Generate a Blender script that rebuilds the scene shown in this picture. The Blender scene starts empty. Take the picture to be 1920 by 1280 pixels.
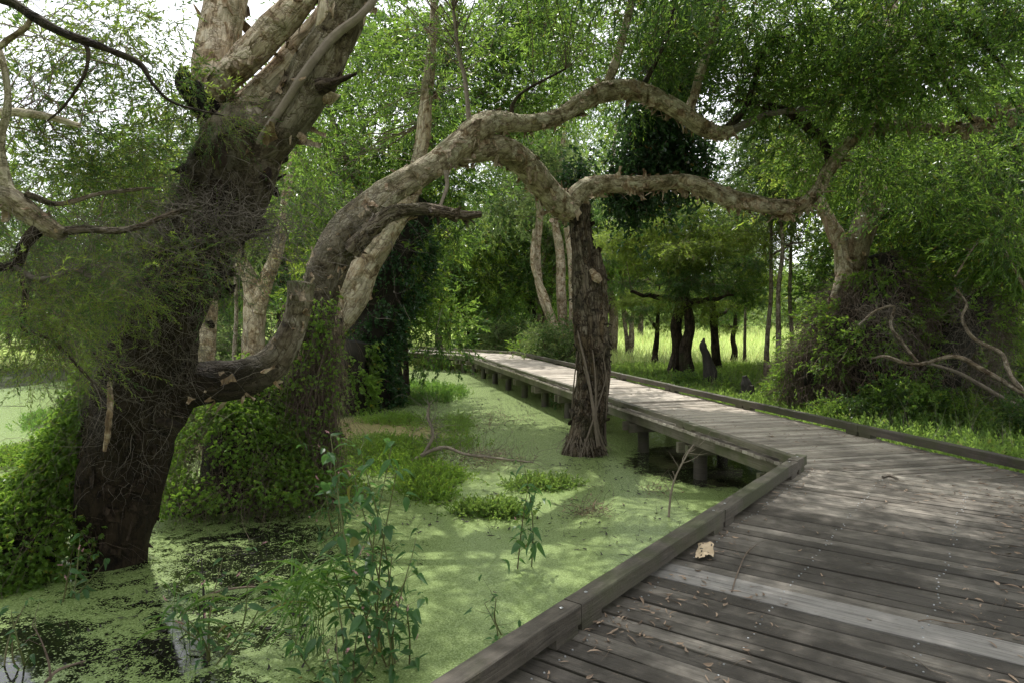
import bpy, math, random
import numpy as np
from mathutils import Vector
R = np.random.default_rng(7)
random.seed(7)
col = bpy.context.scene.collection
sc = bpy.context.scene

# ------------------------------------------------------------------ camera
F = 1280.0
CAMZ = 2.3
PITCH = math.atan(50 / F)
CP, SP = math.cos(PITCH), math.sin(PITCH)
cam_d = bpy.data.cameras.new('camera'); cam_d.lens = 24; cam_d.sensor_width = 36
cam_d.clip_end = 2000; cam_d.clip_start = 0.05
cam = bpy.data.objects.new('camera', cam_d); col.objects.link(cam)
cam.location = (0, 0, CAMZ); cam.rotation_euler = (math.pi / 2 - PITCH, 0, 0)
sc.camera = cam

def ray(u, v):
    a = (u - 960) / F; b = (640 - v) / F
    return np.array([a, CP + b * SP, -SP + b * CP])
def P(u, v, Y):
    d = ray(u, v); return np.array([0, 0, CAMZ]) + d * (Y / d[1])
def G(u, v, z=0.0):
    d = ray(u, v); return np.array([0, 0, CAMZ]) + d * ((z - CAMZ) / d[2])

# ------------------------------------------------------------------ noise
def _h(ix, iy, iz, seed):
    n = (ix * 374761393 + iy * 668265263 + iz * 2147483647 + seed * 974634777) & 0xffffffff
    n = ((n ^ (n >> 13)) * 1274126177) & 0xffffffff
    n = (n ^ (n >> 16)) & 0xffffffff
    return n.astype(np.float64) / 4294967295.0
def vn(x, y, z=0.0, seed=0):
    x, y, z = np.broadcast_arrays(np.asarray(x, float), np.asarray(y, float), np.asarray(z, float))
    xi = np.floor(x).astype(np.int64); yi = np.floor(y).astype(np.int64); zi = np.floor(z).astype(np.int64)
    fx = x - xi; fy = y - yi; fz = z - zi
    fx = fx * fx * (3 - 2 * fx); fy = fy * fy * (3 - 2 * fy); fz = fz * fz * (3 - 2 * fz)
    r = 0
    for dx in (0, 1):
        for dy in (0, 1):
            for dz in (0, 1):
                w = (fx if dx else 1 - fx) * (fy if dy else 1 - fy) * (fz if dz else 1 - fz)
                r = r + w * _h(xi + dx, yi + dy, zi + dz, seed)
    return r * 2 - 1

def nrm(a):
    return a / np.maximum(np.linalg.norm(a, axis=-1, keepdims=True), 1e-9)
def rdir(n):
    return nrm(R.normal(size=(n, 3)))
def sstep(a, b, x):
    t = np.clip((x - a) / (b - a), 0, 1); return t * t * (3 - 2 * t)

def spline(pts, rads, step):
    pts = np.asarray(pts, float); rads = np.asarray(rads, float)
    n = len(pts)
    if n == 2:
        m = max(2, int(np.linalg.norm(pts[1] - pts[0]) / step) + 1)
        t = np.linspace(0, 1, m)[:, None]
        return pts[0] * (1 - t) + pts[1] * t, (rads[0] * (1 - t) + rads[1] * t)[:, 0]
    A = np.vstack([2 * pts[0] - pts[1], pts, 2 * pts[-1] - pts[-2]])
    B = np.concatenate([[rads[0]], rads, [rads[-1]]])
    op, orr = [], []
    for i in range(n - 1):
        p0, p1, p2, p3 = A[i:i + 4]; r1, r2 = B[i + 1], B[i + 2]
        m = max(2, int(np.linalg.norm(p2 - p1) / step) + 1)
        t = np.linspace(0, 1, m, endpoint=(i == n - 2))[:, None]
        op.append(0.5 * (2 * p1 + (p2 - p0) * t + (2 * p0 - 5 * p1 + 4 * p2 - p3) * t ** 2 + (3 * p1 - p0 - 3 * p2 + p3) * t ** 3))
        s = (t * t * (3 - 2 * t))[:, 0]; orr.append(r1 * (1 - s) + r2 * s)
    return np.vstack(op), np.concatenate(orr)

def frames(C):
    T = nrm(np.gradient(C, axis=0))
    ref = np.array([0.3, -1.0, 0.2]) if abs(T[0][2]) > .8 else np.array([0, 0, 1.0])
    N = np.zeros_like(T); x = np.cross(T[0], ref); x /= np.linalg.norm(x); N[0] = x
    for i in range(1, len(T)):
        x = N[i - 1] - T[i] * np.dot(N[i - 1], T[i]); N[i] = x / max(np.linalg.norm(x), 1e-9)
    return T, N, np.cross(T, N)

# ------------------------------------------------------------------ mesh builder
class MB:
    def __init__(s):
        s.V, s.U, s.F3, s.F4 = [], [], [], []; s.n = 0
    def add(s, V, faces, mat=0, uvw=None, smooth=False):
        V = np.asarray(V, float).reshape(-1, 3); faces = np.asarray(faces, np.int64)
        if uvw is None: uvw = np.zeros_like(V)
        m = np.asarray(mat) if np.ndim(mat) else np.full(len(faces), mat)
        (s.F3 if faces.shape[1] == 3 else s.F4).append((faces + s.n, m, np.full(len(faces), smooth)))
        s.V.append(V); s.U.append(uvw); s.n += len(V)
    def tube(s, pts, rads, sides=14, step=.06, amp=.12, seed=0, mat=0, dark=0.0, cap=True, flare=0, curve=None):
        C, r = curve if curve else spline(pts, rads, step)
        T, N, Bn = frames(C)
        L = np.concatenate([[0], np.cumsum(np.linalg.norm(np.diff(C, axis=0), axis=1))])
        th = np.linspace(0, 2 * np.pi, sides + 1); c, sn = np.cos(th), np.sin(th)
        Lg = L[:, None]; k = 1 / max(r.max(), .02)
        d = amp * (1.0 * vn(c * 1.1 + 5, sn * 1.1, Lg * k * .35 + seed * 7.3, seed) +
                   .55 * vn(c * 2.6, sn * 2.6 + 9, Lg * k * .6, seed + 1) + .4 * vn(c * 5, sn * 5, Lg * k * 1.8, seed + 2))
        if flare:
            f = np.exp(-Lg / flare); d = d + f * (.35 + .45 * vn(c * 3, sn * 3, Lg * .6, seed + 5))
        rr = r[:, None] * (1 + d)
        V = C[:, None] + rr[..., None] * (c[None, :, None] * N[:, None] + sn[None, :, None] * Bn[:, None])
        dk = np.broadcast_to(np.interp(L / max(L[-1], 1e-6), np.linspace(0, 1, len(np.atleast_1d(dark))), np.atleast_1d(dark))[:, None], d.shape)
        circ = max(2 * np.pi * r.mean(), .05)
        U = np.stack([np.broadcast_to(th / 6.2832 * circ, d.shape), np.broadcast_to(Lg + seed * 3.7, d.shape), dk], -1)
        m, w = len(C), sides + 1
        i = np.arange(m - 1)[:, None] * w + np.arange(sides)[None]
        Fq = np.stack([i, i + 1, i + w + 1, i + w], -1).reshape(-1, 4)
        s.add(V.reshape(-1, 3), Fq, mat, U.reshape(-1, 3), True)
        if cap:
            for e, sg in ((0, -1), (m - 1, 1)):
                cv = np.vstack([V[e, :sides], C[e] + T[e] * sg * r[e] * .15])
                cu = np.vstack([U[e, :sides], U[e, 0]])
                j = np.arange(sides)
                s.add(cv, np.stack([j, (j + 1) % sides, np.full(sides, sides)], -1)[:, ::sg], mat, cu, False)
        return C, r, T, N, Bn
    def flakes(s, curve, n, size, mat=0, dark=0.0, lo=0., hi=1., under=.3):
        C, r, T, N, Bn = curve
        idx = (R.uniform(lo, hi, n) * (len(C) - 1)).astype(int)
        th = R.uniform(0, 2 * np.pi, n)
        o = np.cos(th)[:, None] * N[idx] + np.sin(th)[:, None] * Bn[idx]
        keep = R.random(n) < (1 - under) + under * (o[:, 2] < .2)
        idx, th, o = idx[keep], th[keep], o[keep]; n = len(idx)
        tg = np.cross(T[idx], o)
        sgn = np.where(R.random(n) < .5, -1, 1)[:, None]
        dn = nrm(T[idx] * R.uniform(-1.6, 1.6, (n, 1)) + tg * sgn * R.uniform(.2, 1.0, (n, 1)) + np.array([0, 0, -.35]) + o * R.uniform(-.1, .25, (n, 1)))
        sd = nrm(np.cross(dn, o))
        ln = size * R.uniform(.5, 2.2, n); w = size * R.uniform(.3, 1.2, n)
        cu = R.uniform(.0, .5, n) ** 1.5
        base = C[idx] + o * (r[idx] * R.uniform(.96, 1.06, n))[:, None]
        t = np.linspace(0, 1, 4); V = []
        for k in range(4):
            ww = w * (1 - .5 * t[k] ** 2) * (1 + .35 * R.normal(size=n))
            c0 = base + dn * (ln * t[k])[:, None] + o * (cu * ln * t[k] ** 2 * .8)[:, None]
            for q in (-1, 0, 1):
                V.append(c0 + sd * (ww * q * .5)[:, None] - o * (abs(q) * w * .16 * (1 - .5 * t[k]))[:, None] + sd * (w * .14 * R.normal(size=n))[:, None] + o * (w * .05 * R.normal(size=n))[:, None])
        V = np.stack(V, 1)
        f = [[a * 3 + b, a * 3 + b + 1, a * 3 + b + 4, a * 3 + b + 3] for a in range(3) for b in range(2)]
        Fq = (np.array(f)[None] + (np.arange(n) * 12)[:, None, None]).reshape(-1, 4)
        U = np.repeat(np.stack([R.uniform(0, 3, n), R.uniform(0, 30, n), np.full(n, dark)], -1)[:, None], 12, 1)
        U = U + (V - V[:, :1]) * np.array([1, 1, 0]) * .5
        s.add(V.reshape(-1, 3), Fq, mat, U.reshape(-1, 3), False)
    def strands(s, P0, D, L, K=6, wob=.3, grav=0., r=.003, sides=3, mat=0, ribbon=False, taper=.8, dark=0.):
        N = len(P0)
        if N == 0: return np.zeros((0, 3))
        L = np.broadcast_to(L, N).astype(float); r = np.broadcast_to(r, N).astype(float)
        p = np.array(P0, float); d = nrm(np.array(D, float)); pts = [p.copy()]; ds = [d.copy()]
        for k in range(K):
            d = nrm(d + wob * R.normal(size=(N, 3)) + np.array([0, 0, -grav]))
            p = p + d * (L / K)[:, None]; pts.append(p.copy()); ds.append(d.copy())
        pts = np.stack(pts, 1); ds = np.stack(ds, 1)
        ref = rdir(N)[:, None]; a = nrm(np.cross(ds, ref)); b = np.cross(ds, a)
        tt = np.linspace(0, 1, K + 1)
        if ribbon:
            wd = r[:, None] * np.where(tt < .3, .6 + tt * 1.3, 1.0 * (1 - ((tt - .3) / .7) ** 2) + .03)
            V = np.stack([pts + a * wd[..., None], pts - a * wd[..., None]], 2).reshape(-1, 3); w = 2; cols = [(0, 1)]
        else:
            wd = r[:, None] * (1 - taper * tt)
            an = np.arange(sides) * 2 * np.pi / sides
            V = np.stack([pts + (a * math.cos(x) + b * math.sin(x)) * wd[..., None] for x in an], 2).reshape(-1, 3)
            w = sides; cols = [(j, (j + 1) % sides) for j in range(sides)]
        f = [[k * w + x, k * w + y, (k + 1) * w + y, (k + 1) * w + x] for k in range(K) for x, y in cols]
        Fq = (np.array(f)[None] + (np.arange(N) * (K + 1) * w)[:, None, None]).reshape(-1, 4)
        U = np.repeat(np.stack([R.uniform(0, 1, N), R.uniform(0, 9, N), np.full(N, dark)], -1), (K + 1) * w, 0)
        s.add(V, Fq, mat, U, not ribbon)
        return pts[:, -1]
    def bez(s, P0, P1, r0, r1=None, K=6, sides=4, mat=0, sag=.12, dark=0.):
        P0 = np.broadcast_to(P0, P1.shape).astype(float); N = len(P1); L = np.linalg.norm(P1 - P0, axis=1)
        mid = (P0 + P1) / 2 + R.normal(size=(N, 3)) * (L * sag)[:, None] + np.array([0, 0, 1]) * (L * .08)[:, None]
        t = np.linspace(0, 1, K + 1)[None, :, None]
        pts = P0[:, None] * (1 - t) ** 2 + 2 * mid[:, None] * t * (1 - t) + P1[:, None] * t ** 2
        pts[:, 1:-1] += R.normal(size=(N, K - 1, 3)) * (L * .025)[:, None, None]
        ds = nrm(np.gradient(pts, axis=1)); ref = rdir(N)[:, None]
        a = nrm(np.cross(ds, ref)); b = np.cross(ds, a)
        r0 = np.broadcast_to(r0, N).astype(float); r1 = r0 * .3 if r1 is None else np.broadcast_to(r1, N)
        tt = np.linspace(0, 1, K + 1); wd = r0[:, None] * (1 - tt) + r1[:, None] * tt
        an = np.arange(sides) * 2 * np.pi / sides
        V = np.stack([pts + (a * math.cos(x) + b * math.sin(x)) * wd[..., None] for x in an], 2).reshape(-1, 3)
        f = [[k * sides + x, k * sides + (x + 1) % sides, (k + 1) * sides + (x + 1) % sides, (k + 1) * sides + x] for k in range(K) for x in range(sides)]
        Fq = (np.array(f)[None] + (np.arange(N) * (K + 1) * sides)[:, None, None]).reshape(-1, 4)
        U = np.repeat(np.stack([R.uniform(0, 1, N), R.uniform(0, 9, N), np.full(N, dark)], -1), (K + 1) * sides, 0)
        s.add(V, Fq, mat, U, True)
        return pts
    def place(s, T, pos, X, scale=1.0, up=None):
        V, Fq, M = T; n = len(pos)
        if n == 0: return
        X = nrm(np.asarray(X, float)); u = rdir(n) if up is None else nrm(up + .35 * R.normal(size=(n, 3)))
        Y = nrm(np.cross(u, X)); Z = np.cross(X, Y); sc_ = np.broadcast_to(scale, n)[:, None, None]
        W = pos[:, None] + sc_ * (V[None, :, 0:1] * X[:, None] + V[None, :, 1:2] * Y[:, None] + V[None, :, 2:3] * Z[:, None])
        FF = (Fq[None] + (np.arange(n) * len(V))[:, None, None]).reshape(-1, 4)
        s.add(W.reshape(-1, 3), FF, np.tile(M, n))
    def box(s, c, ax, ay, az, mat=0, uvw=None):
        c = np.asarray(c, float); ax, ay, az = map(lambda q: np.asarray(q, float), (ax, ay, az))
        V = np.array([c + i * ax + j * ay + k * az for i in (-1, 1) for j in (-1, 1) for k in (-1, 1)])
        Fq = [[0, 1, 3, 2], [4, 6, 7, 5], [0, 4, 5, 1], [2, 3, 7, 6], [0, 2, 6, 4], [1, 5, 7, 3]]
        l = [np.linalg.norm(q) for q in (ax, ay, az)]; o = R.uniform(0, 20, 2)
        U = np.array([[i * l[0] + o[0], j * l[1] + k * l[2] + o[1], 0] for i in (-1, 1) for j in (-1, 1) for k in (-1, 1)])
        s.add(V, Fq, mat, U)
    def mesh(s, name, off=(0, 0, 0)):
        me = bpy.data.meshes.new(name)
        V = np.vstack(s.V) - np.asarray(off, float); U = np.vstack(s.U)
        me.vertices.add(len(V)); me.vertices.foreach_set('co', V.astype(np.float32).ravel())
        fs, ls, ms, ss = [], [], [], []; pos = 0
        for grp, k in ((s.F3, 3), (s.F4, 4)):
            for f, m, sm in grp:
                fs.append(f.ravel()); ls.append(pos + np.arange(len(f)) * k); pos += f.size; ms.append(m); ss.append(sm)
        fs = np.concatenate(fs); ls = np.concatenate(ls)
        me.loops.add(len(fs)); me.loops.foreach_set('vertex_index', fs.astype(np.int32))
        me.polygons.add(len(ls)); me.polygons.foreach_set('loop_start', ls.astype(np.int32))
        me.polygons.foreach_set('material_index', np.concatenate(ms).astype(np.int32))
        me.polygons.foreach_set('use_smooth', np.concatenate(ss).astype(bool))
        me.update(calc_edges=True)
        a = me.attributes.new('uvw', 'FLOAT_VECTOR', 'POINT'); a.data.foreach_set('vector', U.astype(np.float32).ravel())
        return me

def obj(name, mb, mats, parent=None, kind=None, label=None):
    off = np.array(parent.matrix_world.translation) if parent is not None and parent.get('_abs') is None else (0, 0, 0)
    off = ROOTLOC.get(parent.name, (0, 0, 0)) if parent is not None else (0, 0, 0)
    me = mb.mesh(name, off)
    for m in (mats if isinstance(mats, (list, tuple)) else [mats]): me.materials.append(m)
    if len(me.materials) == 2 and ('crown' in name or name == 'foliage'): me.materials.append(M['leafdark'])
    o = bpy.data.objects.new(name, me); col.objects.link(o)
    if parent is not None: o.parent = parent; ROOTLOC[o.name] = off
    if kind: o['kind'] = kind
    if label: o['label'] = label
    return o
ROOTLOC = {}
def thing(name, label, cat, loc=(0, 0, 0), group=None):
    o = bpy.data.objects.new(name, None); col.objects.link(o); o.location = tuple(float(q) for q in loc)
    o.empty_display_size = .2
    ROOTLOC[o.name] = np.array(loc, float); o['label'] = label; o['category'] = cat
    if group: o['group'] = group
    return o
def tag(o, label, cat, group=None, kind=None):
    o['label'] = label; o['category'] = cat
    if group: o['group'] = group
    if kind: o['kind'] = kind
    return o
def struct(name, mb, mats):
    return obj(name, mb, mats, kind='structure')
def dup(root, loc, rotz, scale, label, group=None):
    r = root.copy(); col.objects.link(r); r.location = tuple(loc); r.rotation_euler = (0, 0, rotz); r.scale = (scale,) * 3 if np.ndim(scale) == 0 else tuple(scale)
    r['label'] = label
    if group: r['group'] = group
    for ch in list(root.children):
        c = ch.copy(); col.objects.link(c); c.parent = r
    return r

# ------------------------------------------------------------------ materials
def mat_new(name):
    m = bpy.data.materials.new(name); m.use_nodes = True; nt = m.node_tree
    for n in list(nt.nodes): nt.nodes.remove(n)
    return m, nt
def N(nt, t, **kw):
    n = nt.nodes.new(t)
    for k, v in kw.items():
        if k in n.inputs: n.inputs[k].default_value = v
        else: setattr(n, k, v)
    return n
def L(nt, a, b): nt.links.new(a, b)
def ramp(nt, stops, fac=None, interp='LINEAR'):
    n = nt.nodes.new('ShaderNodeValToRGB'); cr = n.color_ramp; cr.interpolation = interp
    while len(cr.elements) < len(stops): cr.elements.new(.5)
    for e, (p, c) in zip(cr.elements, stops):
        e.position = p; e.color = (*c, 1) if len(c) == 3 else c
    if fac is not None: L(nt, fac, n.inputs[0])
    return n
def mixc(nt, fac, a, b, mode='MIX'):
    n = nt.nodes.new('ShaderNodeMix'); n.data_type = 'RGBA'; n.blend_type = mode
    for sock, val in ((n.inputs[0], fac), (n.inputs[6], a), (n.inputs[7], b)):
        if isinstance(val, (int, float)): sock.default_value = val
        elif isinstance(val, (tuple, list)): sock.default_value = (*val, 1)
        else: L(nt, val, sock)
    return n.outputs[2]
def mth(nt, op, a, b=None, c=None, clamp=False):
    n = nt.nodes.new('ShaderNodeMath'); n.operation = op; n.use_clamp = clamp
    for i, val in enumerate((a, b, c)):
        if val is None: continue
        if isinstance(val, (int, float)): n.inputs[i].default_value = val
        else: L(nt, val, n.inputs[i])
    return n.outputs[0]
def noise(nt, vec, scale, detail=3, rough=.55, dist=0.):
    n = N(nt, 'ShaderNodeTexNoise', Scale=scale, Detail=detail, Roughness=rough, Distortion=dist)
    if vec is not None: L(nt, vec, n.inputs['Vector'])
    return n.outputs['Fac']

def leaf_mat(name, dark, mid, bright, trans=.45, rough=.45, odd=(.25, .13, .03), oddf=.02):
    m, nt = mat_new(name)
    g = N(nt, 'ShaderNodeNewGeometry')
    tc = N(nt, 'ShaderNodeTexCoord')
    rp = ramp(nt, [(0, dark), (.5, mid), (1 - oddf - .01, bright), (1 - oddf, odd)], g.outputs['Random Per Island'])
    big = noise(nt, g.outputs['Position'], .9, 2)
    c = mixc(nt, mth(nt, 'MULTIPLY', big, .45), rp.outputs[0], tuple(x * .5 for x in mid))
    b = N(nt, 'ShaderNodeBsdfPrincipled', Roughness=rough)
    b.inputs['Specular IOR Level'].default_value = .35
    L(nt, c, b.inputs['Base Color'])
    t = N(nt, 'ShaderNodeBsdfTranslucent')
    tcx = mixc(nt, .6, mixc(nt, 1, c, (1.7, 1.9, 1.4), 'MULTIPLY'), (min(.7, bright[0] * 2.6), min(.75, bright[1] * 2.5), bright[2] * 1.5))
    L(nt, tcx, t.inputs['Color'])
    mx = N(nt, 'ShaderNodeMixShader'); mx.inputs[0].default_value = trans
    L(nt, b.outputs[0], mx.inputs[1]); L(nt, t.outputs[0], mx.inputs[2])
    o = N(nt, 'ShaderNodeOutputMaterial'); L(nt, mx.outputs[0], o.inputs[0])
    return m

def bark_mat(name, pale, tan, brown, moss=None, su=9., sv=1.6, bump=.6, contrast=1.0, pu=.55, pv=1.1, pk=.5):
    m, nt = mat_new(name)
    a = N(nt, 'ShaderNodeAttribute', attribute_name='uvw')
    sep = N(nt, 'ShaderNodeSeparateXYZ'); L(nt, a.outputs['Vector'], sep.inputs[0])
    g = N(nt, 'ShaderNodeNewGeometry')
    def uv(fu, fv):
        c = N(nt, 'ShaderNodeCombineXYZ')
        L(nt, mth(nt, 'MULTIPLY', sep.outputs[0], fu), c.inputs[0]); L(nt, mth(nt, 'MULTIPLY', sep.outputs[1], fv), c.inputs[1])
        return c.outputs[0]
    streak = noise(nt, uv(su * 2.2, sv), 1.6, 5, .65, .8)
    fine = noise(nt, uv(su * 7, sv * 5), 1.5, 3, .6)
    patch = noise(nt, g.outputs['Position'], 5.5, 4, .6, .6)
    pr = ramp(nt, [(.30, brown), (.44, tan), (.52, pale), (.62, tuple(x * .85 for x in pale)), (.72, tan)], patch)
    sr = ramp(nt, [(.34, (.12, .09, .07)), (.46, (.7, .66, .6)), (.6, (1.05, 1.03, 1))], streak)
    wv = N(nt, 'ShaderNodeVectorMath', operation='ADD'); nz = N(nt, 'ShaderNodeTexNoise', Scale=4.5, Detail=4.0, Roughness=.65); L(nt, g.outputs['Position'], nz.inputs['Vector'])
    L(nt, uv(su * pu, sv * pv), wv.inputs[0]); vsc = N(nt, 'ShaderNodeVectorMath', operation='SCALE'); vsc.inputs['Scale'].default_value = 1.5; L(nt, nz.outputs['Color'], vsc.inputs[0]); L(nt, vsc.outputs[0], wv.inputs[1])
    v1 = N(nt, 'ShaderNodeTexVoronoi', Scale=1.6); v1.feature = 'DISTANCE_TO_EDGE'; L(nt, wv.outputs[0], v1.inputs['Vector'])
    v2 = N(nt, 'ShaderNodeTexVoronoi', Scale=1.6); L(nt, wv.outputs[0], v2.inputs['Vector']); v2s = N(nt, 'ShaderNodeSeparateColor'); L(nt, v2.outputs['Color'], v2s.inputs[0])
    crack = ramp(nt, [(.0, (.16, .11, .08)), (.045, (.55, .48, .42)), (.10, (1, 1, 1))], v1.outputs['Distance']).outputs[0]
    plate = ramp(nt, [(0, (.62, .55, .48)), (.35, (.95, .9, .85)), (.8, (1.12, 1.12, 1.12)), (.81, (.5, .43, .33)), (1, (.62, .53, .4))], v2s.outputs[0]).outputs[0]
    c = mixc(nt, .6 * contrast, pr.outputs[0], sr.outputs[0], 'MULTIPLY')
    c = mixc(nt, pk * 1.2, c, plate, 'MULTIPLY'); c = mixc(nt, pk, c, crack, 'MULTIPLY')
    fr = ramp(nt, [(.3, (.55, .5, .45)), (.6, (1.1, 1.1, 1.1))], fine)
    c = mixc(nt, .6, c, fr.outputs[0], 'MULTIPLY')
    if moss:
        mm = noise(nt, g.outputs['Position'], 2.6, 3)
        c = mixc(nt, ramp(nt, [(.5, (0, 0, 0)), (.68, (.6, .6, .6))], mm).outputs[0], c, moss)
    c = mixc(nt, sep.outputs[2], c, mixc(nt, 1.0, c, (.05, .038, .028), 'MULTIPLY'))  # blackens by attribute: dark bark tone plus shade painted into the colour
    b = N(nt, 'ShaderNodeBsdfPrincipled', Roughness=.85); b.inputs['Specular IOR Level'].default_value = .25
    L(nt, c, b.inputs['Base Color'])
    h = mth(nt, 'ADD', mth(nt, 'MULTIPLY', streak, 1.0), mth(nt, 'ADD', mth(nt, 'MULTIPLY', fine, .35), mth(nt, 'MULTIPLY', patch, .8)))
    h = mth(nt, 'ADD', h, mth(nt, 'ADD', mth(nt, 'MULTIPLY', v2s.outputs[1], .5), mth(nt, 'MULTIPLY', mth(nt, 'MINIMUM', v1.outputs['Distance'], .12), 5.0)))
    bp = N(nt, 'ShaderNodeBump', Strength=bump, Distance=.05); L(nt, h, bp.inputs['Height']); L(nt, bp.outputs[0], b.inputs['Normal'])
    o = N(nt, 'ShaderNodeOutputMaterial'); L(nt, b.outputs[0], o.inputs[0])
    return m

def wood_mat(name, dark, mid, lite, dirt=.6, bump=.35, moss=0.0, sunlit_y=None):
    m, nt = mat_new(name)
    a = N(nt, 'ShaderNodeAttribute', attribute_name='uvw')
    sep = N(nt, 'ShaderNodeSeparateXYZ'); L(nt, a.outputs['Vector'], sep.inputs[0])
    g = N(nt, 'ShaderNodeNewGeometry')
    c0 = N(nt, 'ShaderNodeCombineXYZ'); L(nt, mth(nt, 'MULTIPLY', sep.outputs[0], 1.5), c0.inputs[0]); L(nt, mth(nt, 'MULTIPLY', sep.outputs[1], 42), c0.inputs[1])
    grain = noise(nt, c0.outputs[0], 1.6, 6, .7, .4)
    blot = noise(nt, g.outputs['Position'], 3.2, 4, .65)
    spot = noise(nt, g.outputs['Position'], 38, 3, .6)
    tone = mth(nt, 'ADD', mth(nt, 'MULTIPLY', g.outputs['Random Per Island'], .55), mth(nt, 'MULTIPLY', blot, .5))
    base = ramp(nt, [(.2, dark), (.52, mid), (.85, lite)], tone).outputs[0]
    if sunlit_y:
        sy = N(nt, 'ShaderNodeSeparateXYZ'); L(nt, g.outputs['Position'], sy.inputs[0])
        lit_f = mth(nt, 'DIVIDE', mth(nt, 'SUBTRACT', mth(nt, 'ADD', sy.outputs[1], mth(nt, 'MULTIPLY', blot, 1.6)), sunlit_y[0]), sunlit_y[1] - sunlit_y[0], clamp=True)
        base = mixc(nt, lit_f, base, ramp(nt, [(.2, tuple(x * 9 for x in dark)), (.52, tuple(x * 6.2 for x in mid)), (.85, tuple(x * 3.2 for x in lite))], tone).outputs[0])  # sunlight on the farther boards painted in as paler wood
    gr = ramp(nt, [(.3, (.3, .28, .27)), (.5, (.85, .85, .85)), (.75, (1.35, 1.33, 1.3))], grain).outputs[0]
    c = mixc(nt, .85, base, gr, 'MULTIPLY')
    dr = ramp(nt, [(.44, (0, 0, 0)), (.58, (1, 1, 1))], noise(nt, g.outputs['Position'], 1.1, 5, .7)).outputs[0]
    df = mth(nt, 'MULTIPLY', dr, dirt)
    if sunlit_y: df = mth(nt, 'MULTIPLY', df, mth(nt, 'SUBTRACT', 1, mth(nt, 'MULTIPLY', lit_f, .65)))
    c = mixc(nt, df, c, (.035, .029, .022))
    sp = ramp(nt, [(.62, (0, 0, 0)), (.7, (.5, .5, .5))], spot).outputs[0]
    c = mixc(nt, sp, c, (.13, .10, .07))
    if moss:
        ms = ramp(nt, [(.45, (0, 0, 0)), (.6, (moss,) * 3)], noise(nt, g.outputs['Position'], 2.2, 4)).outputs[0]
        c = mixc(nt, ms, c, (.09, .11, .035))
    b = N(nt, 'ShaderNodeBsdfPrincipled'); b.inputs['Specular IOR Level'].default_value = .4
    L(nt, c, b.inputs['Base Color'])
    L(nt, mth(nt, 'ADD', .5, mth(nt, 'MULTIPLY', grain, .35)), b.inputs['Roughness'])
    bp = N(nt, 'ShaderNodeBump', Strength=bump, Distance=.008); L(nt, mth(nt, 'ADD', grain, mth(nt, 'MULTIPLY', spot, .4)), bp.inputs['Height']); L(nt, bp.outputs[0], b.inputs['Normal'])
    o = N(nt, 'ShaderNodeOutputMaterial'); L(nt, b.outputs[0], o.inputs[0])
    return m

def simple_mat(name, c1, c2, rough=.8, scale=8., metallic=0.):
    m, nt = mat_new(name); g = N(nt, 'ShaderNodeNewGeometry')
    f = mth(nt, 'ADD', mth(nt, 'MULTIPLY', noise(nt, g.outputs['Position'], scale, 4, .6), .7), mth(nt, 'MULTIPLY', g.outputs['Random Per Island'], .4))
    b = N(nt, 'ShaderNodeBsdfPrincipled', Roughness=rough, Metallic=metallic)
    L(nt, ramp(nt, [(.25, c1), (.8, c2)], f).outputs[0], b.inputs['Base Color'])
    o = N(nt, 'ShaderNodeOutputMaterial'); L(nt, b.outputs[0], o.inputs[0])
    return m

M = {}
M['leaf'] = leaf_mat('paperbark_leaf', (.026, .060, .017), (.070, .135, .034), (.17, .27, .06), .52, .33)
M['leafdark'] = leaf_mat('dark_green_leaf', (.016, .042, .014), (.038, .082, .026), (.08, .15, .04), .45, .3)  # darker green variety for a random share of leaf clumps
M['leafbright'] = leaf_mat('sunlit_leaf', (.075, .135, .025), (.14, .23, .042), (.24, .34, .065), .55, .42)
M['leafgrey'] = leaf_mat('grey_green_leaf', (.06, .09, .042), (.105, .15, .065), (.17, .23, .10), .5, .45)
M['needle'] = leaf_mat('needle_leaf', (.05, .08, .02), (.105, .15, .035), (.18, .25, .055), .5, .45, oddf=.04)
M['ivy'] = leaf_mat('dark_ivy_leaf', (.014, .036, .018), (.03, .07, .03), (.06, .125, .05), .3, .25, oddf=.005)
M['vine'] = leaf_mat('vine_leaf', (.05, .10, .022), (.10, .18, .036), (.18, .28, .055), .5, .4, (.3, .2, .03), .02)
M['herb'] = leaf_mat('herb_leaf', (.065, .12, .035), (.115, .185, .055), (.19, .28, .08), .5, .42, (.2, .14, .05), .03)
M['grass'] = leaf_mat('grass_blade', (.045, .10, .025), (.08, .16, .038), (.14, .25, .06), .4, .4, (.28, .22, .08), .04)
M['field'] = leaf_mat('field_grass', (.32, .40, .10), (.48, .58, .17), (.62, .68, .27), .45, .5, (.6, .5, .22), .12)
M['knot'] = leaf_mat('knotweed_leaf', (.035, .085, .03), (.055, .13, .045), (.08, .17, .055), .35, .4, (.22, .12, .03), .04)
M['twig'] = simple_mat('brown_twig', (.06, .042, .03), (.19, .14, .10), .85, 20)
M['twiggrey'] = simple_mat('grey_twig', (.06, .048, .036), (.20, .17, .135), .85, 20)
M['deadleaf'] = simple_mat('dead_leaf', (.10, .06, .035), (.40, .28, .17), .6, 30)
M['litter'] = simple_mat('leaf_litter', (.08, .05, .03), (.36, .26, .18), .6, 12)
M['bark'] = bark_mat('paperbark_bark', (.80, .72, .58), (.58, .47, .33), (.16, .10, .06), (.16, .17, .08))
M['barklimb'] = bark_mat('limb_bark', (.70, .655, .50), (.46, .41, .28), (.11, .08, .045), (.15, .15, .07), sv=2.2)
M['barkdark'] = bark_mat('dark_bark', (.10, .078, .054), (.05, .038, .026), (.014, .010, .007), (.05, .06, .02), su=11, sv=1.2, bump=.8)
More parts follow.
